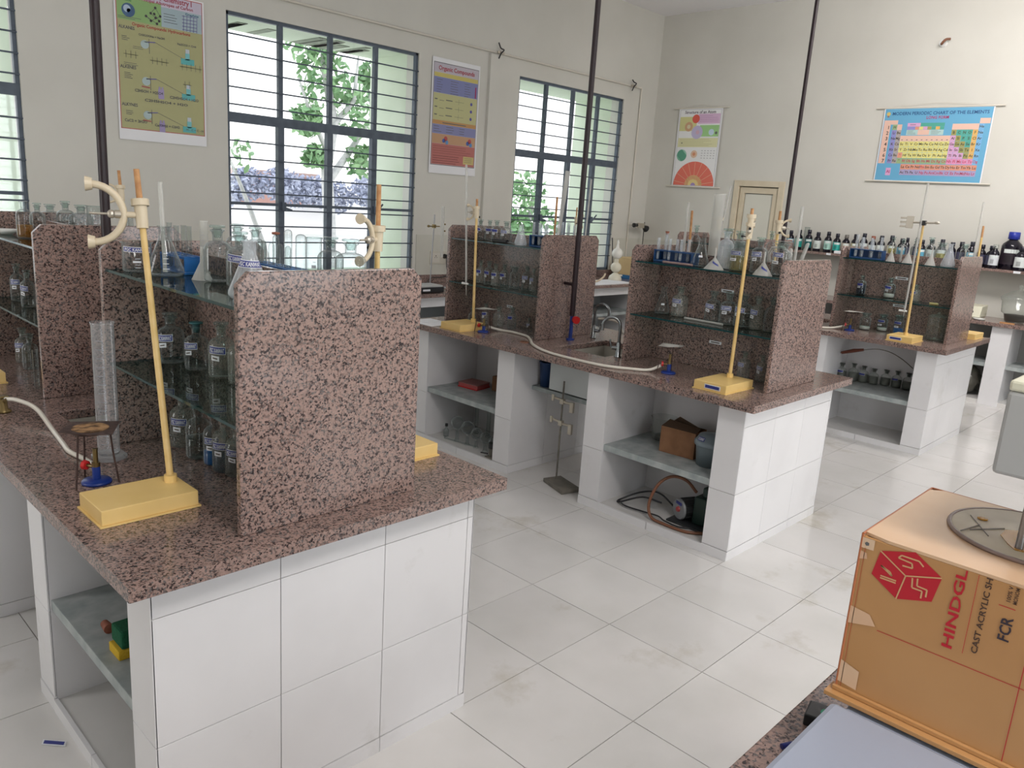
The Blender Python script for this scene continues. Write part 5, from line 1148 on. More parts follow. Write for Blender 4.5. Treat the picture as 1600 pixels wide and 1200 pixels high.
# far bench bay: dusty brush with wire handle
t = thing('bottle_brush', 'reddish bristled brush with a long bent wire leaning in the far bench bay', 'brush', (7.35, 2.5, .44))
w = [(7.45, 2.62, .775), (7.44, 2.50, .80), (7.42, 2.38, .79), (7.38, 2.26, .75), (7.34, 2.16, .70)]
MB().tube(spline([(7.46, 2.85, .70)]+w), .004, 6).build('wire', iron, t); MB().tube([(7.46, 2.84, .705), (7.455, 2.73, .745), (7.45, 2.64, .77)], [.013, .018, .012], 8).build('bristles', flat((0.16, 0.05, 0.03), .9), t)
# bag in the back counter
t = thing('plastic_bag', 'crumpled clear plastic bag with leafy bits below the back counter', 'bag', (10.15, 2.35, .05))
b = MB(); b.ellips((10.2, 2.42, .22), .14, .17, .17, 16, 10)
b.v = [(v[0]+random.uniform(-.02, .02), v[1]+random.uniform(-.02, .02), max(.052, v[2]+random.uniform(-.02, .02))) for v in b.v]; b.build('bag_film', glass_mat('bag_film', (.75, .75, .7), (.4, .4, .4), 1, .2, 1, .4, (.25, .24, .2)), t)
b = MB(); b.ellips((10.2, 2.42, .17), .10, .12, .10, 10, 6); b.build('contents', flat((0.05, 0.05, 0.035), .9), t)
# ------------------------------------------------------------------ back wall shelf bottles
RB = [(4.876, 'cyan'), (4.758, 'teal'), (4.623, 'darkgreen'), (4.50, 'whiteteal'), (4.361, 'mint'), (4.242, 'tealbeige'), (4.124, 'beige'), (4.008, 'olive'), (3.902, 'white'), (3.79, 'white'), (3.687, 'white'),
      (3.563, 'cream'), (3.44, 'cyan'), (3.39, 'dark'), (3.28, 'dark'), (3.208, 'cyan'), (3.10, 'white'), (2.985, 'white'), (2.88, 'dark'), (2.78, 'dark'), (2.663, 'cyan'), (2.56, 'dark')]
lcol = {'cyan': (0.10, 0.36, 0.50), 'teal': (0.02, 0.32, 0.27), 'darkgreen': (0.01, 0.12, 0.12), 'whiteteal': (0.6, 0.66, 0.62), 'mint': (0.35, 0.58, 0.50), 'tealbeige': (0.02, 0.36, 0.31), 'beige': (0.50, 0.42, 0.33),
        'olive': (0.36, 0.33, 0.16), 'white': (0.62, 0.66, 0.64), 'cream': (0.62, 0.58, 0.42), 'dark': (0.05, 0.05, 0.09)}
dkb = glass_mat('dark_amber_glass', (0.03, 0.02, 0.03), (0.01, 0.01, 0.01), 1, .05, 1, .75, (0.012, 0.010, 0.018)); capm = flat((0.010, 0.010, 0.02), .35)
nm = {'cyan': 'sky-blue', 'teal': 'white-edged teal', 'darkgreen': 'dark green', 'whiteteal': 'white and teal', 'mint': 'pale mint', 'tealbeige': 'teal and beige', 'beige': 'beige', 'olive': 'olive-brown', 'white': 'white', 'cream': 'cream', 'dark': 'dark'}
ords = ['first', 'second', 'third', 'fourth', 'fifth', 'sixth', 'seventh', 'eighth', 'ninth', 'tenth', 'eleventh', 'twelfth', 'thirteenth', 'fourteenth', 'fifteenth', 'sixteenth', 'seventeenth', 'eighteenth', 'nineteenth', 'twentieth', 'twenty-first', 'twenty-second']
def chem(x, y, r, h, lc, label, cap=None, lm=None):
    t = thing('chemical_bottle', label, 'bottle', (x, y, 1.5), 'dark reagent bottles on the wall shelf'); c = (x, y, 1.5)
    prof = [(0, 0), (r*.95, 0), (r, .008), (r, h*.62), (r*.9, h*.68), (r*.45, h*.78), (r*.42, h*.84)]
    MB().lathe(prof, c, 16).build('body', dkb, t)
    MB().lathe([(r*.40, h*.80), (r*.56, h*.81), (r*.54, h*.99), (r*.45, h), (0, h)], c, 14).build('cap', cap or capm, t)
    az = atan2(-y, -x)
    patch(prof, h*.14, h*.56, az, 2.5, lm or flat(lc, .5), t, c, 'wrap_label', n=10)
    if lm is None and lc != lcol['dark']:
        patch(prof, h*.44, h*.54, az+.1, 1.6, flat((0.65, 0.7, 0.68), .5), t, c, 'label_band', off=.0020, n=6)
        patch(prof, h*.2, h*.38, az-.3, .7, flat(tuple(v*.55 for v in lc), .5), t, c, 'label_block', off=.0022, n=4)
    return t
for i, (y, k) in enumerate(RB):
    cap = {6: flat((0.16, 0.15, 0.13), .6), 9: cork}.get(i)
    chem(10.38+(.0 if k != 'dark' or i < 12 else .03), y, .046 if i not in (13, 14) else .034, [.245, .26, .27, .25, .265, .25, .245, .26][i] if i < 8 else .255+.012*((i*7) % 3), lcol[k], '%s-labelled dark bottle, %s from the left on the wall shelf' % (nm[k], ords[i]), cap)
chem(10.40, 2.455, .055, .25, lcol['dark'], 'stout dark bottle just left of the big blue-capped bottle')
chem(10.42, 2.27, .105, .42, (0.02, 0.012, 0.02), 'very large dark bottle with a bright blue cap on the wall shelf', flat((0.015, 0.03, 0.30), .4))
chem(10.29, 2.40, .050, .27, (0.60, 0.62, 0.64), 'clear-necked bottle with white label before the big blue-capped bottle', dusty)
chem(10.30, 2.135, .062, .27, (0.60, 0.63, 0.62), 'dark bottle with a large white label right of the big bottle')
chem(10.42, 2.05, .05, .27, (0.01, 0.10, 0.08), 'dark green bottle behind the white-labelled one', flat((0.01, 0.06, 0.05), .4))
chem(10.30, 2.0, .055, .20, (0.02, 0.30, 0.24), 'dark bottle with teal label at the right picture edge')
ware('beaker', 10.42, 4.68, 1.5, .035, .30, 'tall clear glass vessel behind the third shelf bottle')
# ------------------------------------------------------------------ back counter things
t = thing('power_supply', 'ivory instrument box with three black knobs on the back counter', 'instrument', (10.15, 2.50, .935))
MB().prism([(10.02, .955), (10.07, 1.075), (10.30, 1.085), (10.30, .955)], 0, .30, 0, ((0, 2.36, 0), (1, 0, 0), (0, 0, 1), (0, 1, 0))).build('case', ivoryp, t, .004)
MB().box(10.04, 2.37, .936, 10.29, 2.65, .955).build('feet_tray', ivoryp, t)
for y in (2.45, 2.51, 2.58): MB().cyl((10.045, y, 1.01), (10.025, y, 1.014), .017, .014, 14).build('knob', blackp, t)
t = thing('desiccator', 'large lidded glass desiccator at the right end of the back counter', 'desiccator', (10.2, 2.03, .935)); c = (10.2, 2.05, .935)
MB().lathe([(0, .004), (.08, .0), (.10, .01), (.12, .09), (.15, .11), (.16, .23), (.172, .245), (.172, .255)], c, 28).build('body', dusty, t)
MB().lathe([(.176, .256), (.178, .275), (.15, .30), (.07, .345), (.025, .36), (.015, .375), (.03, .40), (.02, .42), (0, .423)], c, 28).build('lid', dusty, t)
MB().lathe([(0, .012), (.095, .014), (.115, .085), (0, .09)], c, 22).build('desiccant', flat((0.05, 0.045, 0.04), .9), t)
solo(MB().lathe([(0, 0), (.04, 0), (.065, .018), (.06, .018), (.038, .004), (0, .004)], (9.98, 2.35, .935), 20), 'porcelain_dish', porcelain, 'white porcelain dish on the edge of the back counter', 'dish')
solo(MB().box(9.96, 2.0, .935, 9.99, 2.14, .948), 'wooden_strip', rodtip, 'small wooden strip in front of the desiccator', 'strip')
t = thing('grey_instrument', 'grey tray of papers and instrument between the middle and far racks', 'instrument', (10.2, 4.42, .935))
MB().box(10.0, 4.25, .935, 10.35, 4.62, 1.0).build('case', instr, t, .004); MB().box(9.99, 4.30, 1.0, 10.2, 4.58, 1.03).build('tray', label_white, t); MB().obox((10.1, 4.45, 1.10), (.10, 0, 0), (0, .004, 0), (0, .05, .06)).build('arm', steel, t)
# ------------------------------------------------------------------ window counter things
t = thing('alcohol_still', 'white two-bulb glass gas generator standing on the window counter', 'gas generator', (9.28, 6.92, .86)); c = (9.27, 6.92, .86)
wg = flat((0.72, 0.68, 0.55), .25)
b = MB(); b.lathe([(0, 0), (.095, 0), (.10, .015), (.085, .06), (.045, .095), (.028, .11)], c, 22); b.build('foot_bulb', wg, t)
b = MB(); b.ellips((9.27, 6.92, 1.045), .078, .078, .078, 20, 12); b.cyl((9.27, 6.92, 1.10), (9.27, 6.92, 1.17), .032, n=16); b.build('middle_bulb', wg, t)
b = MB(); b.ellips((9.275, 6.92, 1.245), .080, .080, .080, 20, 12); b.lathe([(.035, .44), (.022, .48), (.016, .52), (.022, .54), (.008, .57), (0, .58)], c, 14); b.build('upper_bulb', flat((0.78, 0.76, 0.70), .2), t)
MB().cyl((9.33, 6.90, .93), (9.37, 6.87, .93), .018, .012, 10).build('side_tap', wg, t)
hose('black cable rising behind the white gas generator', [(9.42, 7.05, .88), (9.38, 7.06, 1.0), (9.40, 7.10, 1.2), (9.42, 7.15, 1.45)], .008, blackp, 'black_cable', 'cable')
t = thing('carton', 'tan carton with a blue bottom band and round blue mark in the corner', 'carton', (9.9, 7.05, .86))
MB().box(9.62, 6.90, .862, 10.10, 7.2, .92).build('blue_band', flat((0.02, 0.14, 0.32), .5), t); MB().box(9.62, 6.90, .92, 10.10, 7.2, 1.17).build('box_body', flat((0.60, 0.44, 0.22), .7), t, .003)
s = Sheet(lambda u, v, w: (9.62+u, 6.899-w, .92+v)); s.disc(.09, .17, .032, (0.05, 0.12, 0.30)); s.up(); s.disc(.09, .17, .018, (0.60, 0.44, 0.22)); s.mb.build('round_mark', s.mats, t)
solo(MB().box(8.25, 6.55, .8605, 9.25, 6.98, .866), 'paper_sheets', paper, 'white paper sheets spread on the window counter', 'paper')
t = thing('carton', 'small tan box at the counter edge beside the granite rack panel', 'carton', (8.15, 6.45, .866)); MB().box(8.06, 6.56, .8665, 8.2, 6.68, .94).build('box_body', flat((0.62, 0.48, 0.24), .6), t, .003)
hose('pale crooked plastic tube lying on the papers', [(8.55, 6.74, .875), (8.75, 6.80, .885), (8.9, 6.84, .93), (8.98, 6.88, .96)], .012, flat((0.62, 0.50, 0.35), .4), 'plastic_tube', 'tube')
t = thing('hotplate', 'black boxy appliance at the left on the window counter', 'appliance', (5.45, 6.62, .86)); MB().box(5.28, 6.56, .865, 5.70, 6.78, .925).build('case', blackp, t, .006); MB().box(5.28, 6.56, .925, 5.68, 6.78, .945).build('top_plate', instr2, t, .004); MB().box(5.40, 6.556, .885, 5.50, 6.5598, .905).build('badge', label_white, t)
t = thing('notebook_pile', 'pale notebooks stacked beside the black appliance', 'notebooks', (5.95, 6.62, .86))
for i in range(3): MB().box(5.80+.02*i, 6.53, .861+.012*i, 6.15, 6.75, .872+.012*i).build('notebook', [flat((0.55, 0.5, 0.42)), flat((0.30, 0.2, 0.16)), flat((0.5, 0.52, 0.52))][i], t)
t = thing('wall_socket', 'cream double wall socket plate above the window counter', 'socket', (6.30, 7.40, 1.16))
sk = flat((0.56, 0.53, 0.45), .35)
MB().box(6.18, 7.388, 1.08, 6.47, 7.402, 1.235).build('plate', sk, t, .003); MB().box(6.20, 7.383, 1.10, 6.32, 7.3879, 1.215).build('socket_face', flat((0.62, 0.59, 0.52), .3), t)
for z in (1.18,): 
    for x in (6.245, 6.275): MB().cyl((x, 7.3825, z-.02), (x, 7.381, z-.02), .005, n=8).build('pin_hole', blackp, t)
    MB().cyl((6.26, 7.3825, z), (6.26, 7.381, z), .007, n=8).build('pin_hole', blackp, t)
t = thing('plug', 'round black plug pushed into the wall socket, cable hanging', 'plug', (6.41, 7.36, 1.17)); MB().cyl((6.40, 7.3875, 1.175), (6.40, 7.345, 1.175), .030, .022, 14).build('plug_body', blackp, t, .003)
MB().tube(spline([(6.40, 7.35, 1.16), (6.40, 7.34, 1.05), (6.41, 7.33, .96), (6.30, 7.30, .93), (6.10, 7.25, .935), (5.95, 7.15, .90), (5.92, 7.0, .87), (6.05, 6.85, .87)]), .006, 8).build('cable', blackp, t)
# things on top of middle bench far corner: white papers at the window end
t = thing('paper_sheets', 'two white sheets at the window end corner of the middle bench', 'paper', (3.95, 4.68, ZT)); MB().box(3.80, 4.50, ZT, 4.02, 4.64, ZT+.003).build('sheet', paper, t); MB().box(3.81, 4.65, ZT, 4.04, 4.80, ZT+.003).build('sheet', paper, t)
# strip labels on back panels
def strip(label, x, y, z, w=.085, h=.018):
    t = thing('strip_label', label, 'label', (x, y, z)); MB().box(x-.002, y-w/2, z-h/2, x, y+w/2, z+h/2).build('sticker', label_white, t); MB().box(x-.003, y-w*.36, z-h*.18, x-.0021, y+w*.36, z+h*.18).build('print', darkink, t)
strip('white strip label on the middle rack back, below the lower shelf', 4.4365, 2.48, 1.12); strip('white strip label on the middle rack back, between the two shelves', 4.4365, 2.44, 1.45)
strip('white strip label on the far rack back, between the two shelves', 7.6985, 2.50, 1.44, .11, .024); strip('white strip label on the far rack back, below the lower shelf', 7.6985, 2.48, 1.19, .11, .022)
strip('white strip label on the back of the window end rack', 4.4365, 4.31, 1.09, .06)
# ------------------------------------------------------------------ wall fittings
b = MB(); b.cyl((2.3, YW-.018, 3.63), (10.12, YW-.018, 3.63), .013, n=8); b.cyl((10.12, YW-.018, 3.63), (10.12, YW-.018, .96), .013, n=8)
t = solo(b, 'conduit_pipe', pvc, 'thin painted conduit running above the windows and down near the corner', 'conduit')
b = MB(); b.box(6.98, YW-.045, 0.96, 7.14, YW, 3.60); b = solo(b, 'wall_rib', paint, 'narrow plastered rib on the wall right of the Organic Compounds chart', 'wall rib')
for i, (x, lab) in enumerate([(7.12, 'broken black cable stub on the conduit beside the plastered rib'), (9.86, 'broken cable clamp on the conduit near the room corner')]):
    t = thing('cable_stub', lab, 'cable', (x, YW-.04, 3.63)); b = MB(); b.tube(spline([(x-.03, YW-.05, 3.74-.03*i), (x, YW-.06, 3.68), (x+.045, YW-.07, 3.665), (x+.01, YW-.06, 3.62), (x-.015, YW-.05, 3.56)]), .008, 6); b.build('wire', blackp, t)
    MB().box(x-.03, YW-.05, 3.62, x+.08, YW-.03, 3.645).build('clip', nickel, t)
t = thing('wall_hook', 'small red and white cable end sticking out high on the back wall', 'cable end', (XB, 3.43, 4.02)); MB().cyl((XB, 3.43, 4.02), (XB-.03, 3.43, 4.02), .05, .04, 14).build('plate', porcelain, t); MB().tube(spline([(XB-.03, 3.43, 4.02), (XB-.09, 3.42, 4.0), (XB-.10, 3.38, 4.04), (XB-.07, 3.34, 4.05)]), .014, 8).build('wire', hose_red, t)
# ------------------------------------------------------------------ charts
def chart(label, mapf, w, h, name='wall_chart', rods=True, ext=.06, curl=0):
    O = mapf(w/2, h/2, 0); t = thing(name, label, 'chart', tuple(O))
    b = MB(); N = 10
    g = lambda u, v, d: mapf(u, v, d-.0+curl*max(0, (.25-v/h))**2)
    b.add([mapf(0, 0, -.002), mapf(w, 0, -.002), mapf(w, h, -.002), mapf(0, h, -.002), mapf(0, 0, 0), mapf(w, 0, 0), mapf(w, h, 0), mapf(0, h, 0)], [(4, 5, 6, 7), (0, 3, 2, 1), (0, 1, 5, 4), (1, 2, 6, 5), (2, 3, 7, 6), (3, 0, 4, 7)])
    b.build('sheet', paper, t)
    if rods:
        for v in (0, h): MB().cyl(mapf(-ext, v, 0), mapf(w+ext, v, 0), .010, n=8).build('hanging_rod', pvc, t)
        b = MB(); b.tube([mapf(.04, h+.01, 0), mapf(w/2, h+.05, 0), mapf(w-.04, h+.01, 0)], .002, 5); b.build('hanging_cord', pvc, t)
    return t
def scribble(s, u, v, w, n, gap, c, t=.004, r=None):
    for k in range(n): s.line(u, v-gap*k, u+w*(1 if r is None else r.uniform(.6, 1)), v-gap*k, t, c)
rr = random.Random(3); ink = (0.12, 0.12, 0.12)
# chart 1: hydrocarbons, left of the large window
w, h = .77, 1.24
mp = lambda u, v, d: (2.665+u, YW-.012-d, 2.20+v)
t = chart('yellow Organic Chemistry chart of hydrocarbons left of the large window', mp, w, h, rods=False)
s = Sheet(mp); YL = (0.40, 0.39, 0.19)
s.rect(.015, .09, w-.015, h-.01, (0.45, 0.12, 0.11)); s.up(); s.rect(.022, .097, w-.022, h-.017, (0.56, 0.50, 0.60)); s.up()
s.rect(.022, .097, w-.022, .97, YL); s.rect(.022, .97, .39, 1.15, (0.26, 0.43, 0.16)); s.rect(.39, .97, w-.022, 1.13, (0.36, 0.46, 0.50)); s.up()
s.text('Organic Chemistry I', .22, 1.18, .062, (0.36, 0.05, 0.08), width=.44); s.text('Principal Allotropes of Carbon', .21, 1.145, .034, (0.36, 0.05, 0.08), width=.46)
s.text('Diamond', .03, 1.12, .03, (0.03, 0.20, 0.06)); s.text('Graphite', .60, 1.103, .027, (0.03, 0.12, 0.22), width=.12)
s.disc(.115, 1.05, .055, (0.05, 0.11, 0.22)); s.up(); s.disc(.105, 1.06, .030, (0.40, 0.50, 0.62)); s.disc(.12, 1.045, .02, (0.03, 0.10, 0.25), 6)
hub = [(.34, 1.03), (.30, 1.06), (.34, 1.11), (.38, 1.05), (.30, 1.0), (.26, 1.03), (.35, .985), (.37, 1.01), (.33, 1.06)]
for a, b_ in zip(hub, hub[1:]): s.line(*a, *b_, .004, ink)
s.up()
for a in hub: s.disc(*a, .011, (0.05, 0.04, 0.05), 10)
for k in range(5): s.line(.57, .98+.028*k, .70, .985+.028*k, .004, (0.13, 0.10, 0.30)); s.line(.58+.03*k, .97, .585+.03*k, 1.10, .004, (0.13, 0.10, 0.30))
scribble(s, .41, 1.08, .14, 4, .022, ink, .004, rr); scribble(s, .03, .995, .22, 2, .012, ink, .004, rr)
s.text('Organic Compounds: Hydrocarbons', .14, .935, .036, (0.42, 0.06, 0.05), width=.50)
for yy, tx in ((.90, 'ALKANES'), (.585, 'ALKENES'), (.28, 'ALKYNES')): s.text(tx, .03, yy, .036, ink, width=.13)
def apparatus(y0, kind):
    s.disc(.24, y0, .035, (0.40, 0.50, 0.50)); s.rect(.275, y0-.07, .279, y0+.05, ink); s.line(.24, y0+.02, .33, y0+.03, .008, (0.15, 0.13, 0.35))
    s.line(.33, y0+.03, .56, y0-.06, .003, ink); s.rect(.55, y0-.11, .67, y0-.06, (0.10, 0.42, 0.42)); s.rect(.59, y0-.07, .63, y0-.01, (0.18, 0.48, 0.50)); s.up(); s.rect(.593, y0-.015, .627, y0+.02, (0.5, 0.55, 0.6))
    if kind: s.rect(.34, y0-.13, .39, y0-.05, (0.34, 0.28, 0.48)); s.rect(.345, y0-.05, .36, y0-.03, (0.34, 0.28, 0.48)); s.rect(.37, y0-.05, .385, y0-.03, (0.34, 0.28, 0.48)); s.line(.20, y0-.045, .27, y0-.05, .010, (0.4, 0.1, 0.1))
apparatus(.80, 0); apparatus(.50, 1); apparatus(.22, 1)
for (u, v, n) in ((.08, .70, 2), (.30, .68, 3), (.56, .67, 4), (.58, .52, 1)):
    for k in range(n+1): s.line(u+.04*k, v-.03, u+.04*k, v+.03, .003, ink); s.line(u-.02, v, u+.04*n+.02, v, .003, ink)
scribble(s, .05, .84, .07, 3, .014, ink, .004, rr); scribble(s, .06, .55, .07, 4, .014, ink, .004, rr); scribble(s, .06, .24, .07, 3, .014, ink, .004, rr); scribble(s, .14, .77, .09, 2, .014, ink, .003, rr); scribble(s, .06, .63, .13, 2, .014, ink, .003, rr)
s.text('CH3COONa + NaOH', .19, .865, .024, ink, width=.22); s.text('Na2CO3 + CH4', .52, .845, .024, ink, width=.17)
s.text('C2H5OH + H2SO4', .14, .405, .032, ink, width=.24); s.text('C2H5HSO4 + H2O', .44, .385, .032, ink, width=.26); s.text('C2H5HSO4 + H2O', .22, .335, .030, ink, width=.38)
s.text('CaC2 + 2H2O', .045, .15, .032, ink, width=.19); s.text('Ca(OH)2 + C2H2', .30, .135, .030, ink, width=.22); s.text('H - C = C - H', .58, .125, .026, ink, width=.16)
s.mb.build('printing', s.mats, t)
# chart 2
w, h = .74, 1.28
mp = lambda u, v, d: (6.10+u, YW-.016-d, 2.15+v)
t = chart('Organic Compounds chart with blue, yellow and red bands between the windows', mp, w, h, rods=False)
s = Sheet(mp); s.rect(.02, .095, w-.02, h-.05, ink); s.up(); s.rect(.026, .102, w-.026, h-.057, (0.50, 0.46, 0.52)); s.up()
bands = [(1.075, 1.12, (0.56, 0.48, 0.14)), (.90, 1.072, (0.20, 0.22, 0.42)), (.60, .897, (0.50, 0.49, 0.25)), (.555, .60, (0.50, 0.27, 0.10)), (.45, .553, (0.22, 0.23, 0.42)), (.34, .448, (0.50, 0.30, 0.17)), (.105, .338, (0.45, 0.15, 0.13))]
for a, b_, c in bands: s.rect(.03, a, w-.03, b_, c)
s.up(); s.text('Organic Compounds', .09, 1.15, .066, (0.36, 0.03, 0.05), width=.56)
scribble(s, .07, 1.045, .10, 6, .027, ink, .005, rr); scribble(s, .28, 1.045, .13, 6, .027, ink, .005, rr); scribble(s, .50, 1.045, .10, 6, .027, ink, .005, rr); s.rect(.67, .905, .69, 1.03, (0.30, 0.02, 0.10))
for k in range(3):
    y = .83-.085*k; s.line(.05, y, .09, y, .012, ink); s.line(.12, y-.01, .19, y-.01, .005, ink); s.line(.22, y, .32, y, .010, ink); s.line(.36, y, .50, y, .003, ink); s.line(.42, y-.03, .42, y+.03, .003, ink); s.disc(.62, y, .020, (0.10, 0.09, 0.32), 6)
s.line(.18, .575, .55, .575, .010, ink)
scribble(s, .05, .53, .12, 3, .028, ink, .006, rr); scribble(s, .24, .53, .14, 3, .028, ink, .006, rr); scribble(s, .45, .53, .10, 3, .028, ink, .006, rr)
for u in (.24, .62):
    s.disc(u, .40, .028, (0.45, 0.08, 0.08)); s.disc(u-.03, .375, .024, (0.05, 0.10, 0.35)); s.disc(u+.02, .36, .024, (0.10, 0.25, 0.5))
scribble(s, .05, .31, .62, 4, .026, (0.2, 0.06, 0.06), .004, rr); scribble(s, .05, .20, .42, 4, .026, (0.2, 0.06, 0.06), .007, rr); s.rect(.53, .13, .70, .22, (0.55, 0.45, 0.18)); s.up(); scribble(s, .55, .20, .12, 3, .022, ink, .004)
s.mb.build('printing', s.mats, t)
# chart 3: atom, on the back wall
w, h = .73, 1.12
mp = lambda u, v, d: (XB-.025-d, 6.955-u, 2.26+v)
t = chart('Structure of an Atom chart on the back wall above the door', mp, w, h, ext=.10)
s = Sheet(mp); s.rect(.02, .015, w-.02, h-.02, (0.35, 0.35, 0.36)); s.up(); s.rect(.024, .019, w-.024, h-.024, (0.80, 0.80, 0.80)); s.up()
s.rect(.03, .80, .32, 1.0, (0.62, 0.60, 0.28)); s.rect(.34, .90, w-.03, 1.04, (0.70, 0.48, 0.66)); s.rect(.38, .72, w-.03, .88, (0.34, 0.60, 0.25)); s.rect(.03, .57, w-.03, .70, (0.72, 0.70, 0.42))
s.up(); s.text('Structure of an Atom', .10, 1.045, .058, (0.12, 0.09, 0.12), width=.52)
s.disc(.30, .97, .062, (0.65, 0.10, 0.07)); s.disc(.19, .86, .068, (0.58, 0.35, 0.20)); s.disc(.34, .78, .095, (0.52, 0.47, 0.66)); s.disc(.58, .78, .045, (0.55, 0.68, 0.80)); s.disc(.12, .45, .085, (0.10, 0.33, 0.22)); s.disc(.33, .47, .055, (0.70, 0.50, 0.36))
s.up(); s.disc(.19, .86, .03, (0.66, 0.60, 0.4)); s.disc(.35, .78, .03, (0.62, 0.4, 0.5)); s.disc(.12, .45, .084, (0.30, 0.55, 0.42), 8, 0, pi/2); s.disc(.12, .45, .084, (0.20, 0.45, 0.32), 8, pi, 1.5*pi); s.disc(.33, .47, .025, (0.65, 0.28, 0.15)); s.disc(.66, .77, .02, ink); s.disc(.10, .63, .012, ink, 5)
s.disc(.37, .02, .345, (0.72, 0.16, 0.11), 28, 0, pi); s.up()
for k in range(9): a = pi*(k+.5)/9; s.line(.37+.1*cos(a), .02+.1*sin(a), .37+.34*cos(a), .02+.34*sin(a), .006, (0.75, 0.45, 0.3))
s.disc(.37, .02, .15, (0.74, 0.42, 0.20), 20, 0, pi); s.up(); s.disc(.37, .02, .09, (0.74, 0.58, 0.25), 16, 0, pi); s.up(); s.disc(.37, .02, .04, (0.35, 0.25, 0.5), 12, 0, pi)
for k in range(4):
    for j in range(5): s.line(.45+.05*j, .52-.035*k, .475+.05*j, .52-.035*k, .010, (0.45, 0.45, 0.45))
scribble(s, .36, 1.01, .32, 4, .025, (0.45, 0.25, 0.42), .004, rr); scribble(s, .06, .68, .6, 5, .022, (0.5, 0.48, 0.25), .004, rr)
s.mb.build('printing', s.mats, t)
# chart 4: periodic table
w, h = 1.22, .87
mp = lambda u, v, d: (XB-.025-d, 3.965-u, 2.435+v)
t = chart('blue periodic chart of the elements on the back wall', mp, w, h, ext=.10)
s = Sheet(mp); s.rect(.012, .012, w-.012, h-.012, (0.13, 0.38, 0.58)); s.up()
s.text('MODERN PERIODIC CHART OF THE ELEMENTS', .10, .785, .052, (0.02, 0.08, 0.22), width=w-.15); s.text('LONG FORM', .50, .735, .048, (0.42, 0.02, 0.12), width=.25)
s.disc(.055, .80, .025, (0.65, 0.50, 0.15), 6); s.disc(.055, .77, .012, (0.3, 0.15, 0.15), 8)
C_ = {'peach': (0.76, 0.50, 0.40), 'vio': (0.28, 0.26, 0.56), 'grey': (0.42, 0.36, 0.34), 'yel': (0.72, 0.66, 0.22), 'grn': (0.08, 0.36, 0.28), 'olv': (0.34, 0.32, 0.10), 'pink': (0.66, 0.36, 0.58), 'org': (0.70, 0.42, 0.12), 'blu': (0.18, 0.42, 0.68), 'dgrn': (0.30, 0.42, 0.22), 'sal': (0.70, 0.30, 0.20), 'lil': (0.38, 0.32, 0.52), 'hot': (0.70, 0.28, 0.46)}
X0_, CW, Y0_, CH = .125, .0568, .675, .066
def cell(r, c):
    u = X0_+CW*(c-1); v = Y0_-CH*r
    if r >= 8: v -= .004
    return u, v
s.rect(.02, Y0_-CH*7, .10, Y0_+.05, C_['peach']); s.rect(.10, Y0_, X0_+CW, Y0_+.05, C_['peach']); s.rect(X0_+CW, Y0_-CH, X0_+2*CW, Y0_, C_['peach']); s.rect(X0_+2*CW, Y0_-CH*3, X0_+12*CW, Y0_-CH*2, C_['peach']); s.rect(X0_+12*CW, Y0_-CH, X0_+17*CW, Y0_, C_['peach']); s.rect(X0_+17*CW, Y0_, w-.02, Y0_+.06, C_['peach'])
s.rect(.30, .55, .43, .61, (0.42, 0.60, 0.58)); s.rect(.43, .55, .56, .61, C_['peach']); s.rect(.56, .55, .72, .61, (0.42, 0.60, 0.58)); s.rect(.30, .65, .45, .69, C_['pink']); s.rect(.45, .65, .72, .69, C_['grn'])
for k, kk in enumerate(('vio', 'vio', 'sal', 'yel', 'pink', 'olv', 'grn', 'org', 'grn')): s.rect(.30+.0467*k, .612, .345+.0467*k, .648, C_[kk])
s.rect(.13, .07, .19, .16, C_['pink'])
for (r, c), e in ELS.items():
    u, v = cell(r, c)
    k = 'yel'
    if r == 8: k = 'sal'
    elif r == 9: k = 'lil'
    elif (r, c) == (1, 1): k = 'dgrn'
    elif c == 1: k = 'vio'
    elif c == 2: k = 'grey'
    elif c == 18: k = 'blu'
    elif c == 17: k = 'org' if r < 7 else 'hot'
    elif r == 7: k = 'dgrn' if c <= 12 else 'hot'
    elif e == '*': k = 'sal'
    elif (r, c) in ((2, 14), (2, 15), (2, 16), (3, 15), (3, 16), (4, 16)): k = 'grn'
    elif (r, c) in ((2, 13), (3, 14), (4, 14), (4, 15), (5, 15), (5, 16), (6, 16)): k = 'olv'
    elif c >= 13: k = 'pink'
    if r >= 8: v = Y0_-CH*r-.004
    s.rect(u+.0012, v+.0012, u+CW-.0012, v+CH-.0012, C_[k])
s.up(); s.mb  # symbols
for (r, c), e in ELS.items():
    u, v = cell(r, c)
    s.text(e, u+CW*.5, v+.020, .042, (0.06, 0.06, 0.04) if not (r >= 7 and 4 <= c <= 18 and e not in 'La Ce Pr Nd Sm Eu Gd Tb Dy Ho Er Tm Yb Lu Ac Th Pa U') else (0.45, 0.06, 0.10), 'C')
for r in range(1, 8): s.text(str(r), .075, Y0_-CH*r+.012, .058, (0.06, 0.04, 0.04), 'C')
s.text('Al', .16, .10, .05, (0.35, 0.05, 0.15), 'C')
for c in range(10): s.line(X0_+CW*(2.3+c), Y0_-CH*2.75, X0_+CW*(2.6+c), Y0_-CH*2.75, .008, ink)
scribble(s, .31, .60, .10, 4, .013, ink, .003, rr); scribble(s, .58, .60, .12, 4, .013, ink, .003, rr); scribble(s, .33, .67, .09, 1, .02, ink, .006, rr)
s.mb.build('printing', s.mats, t)
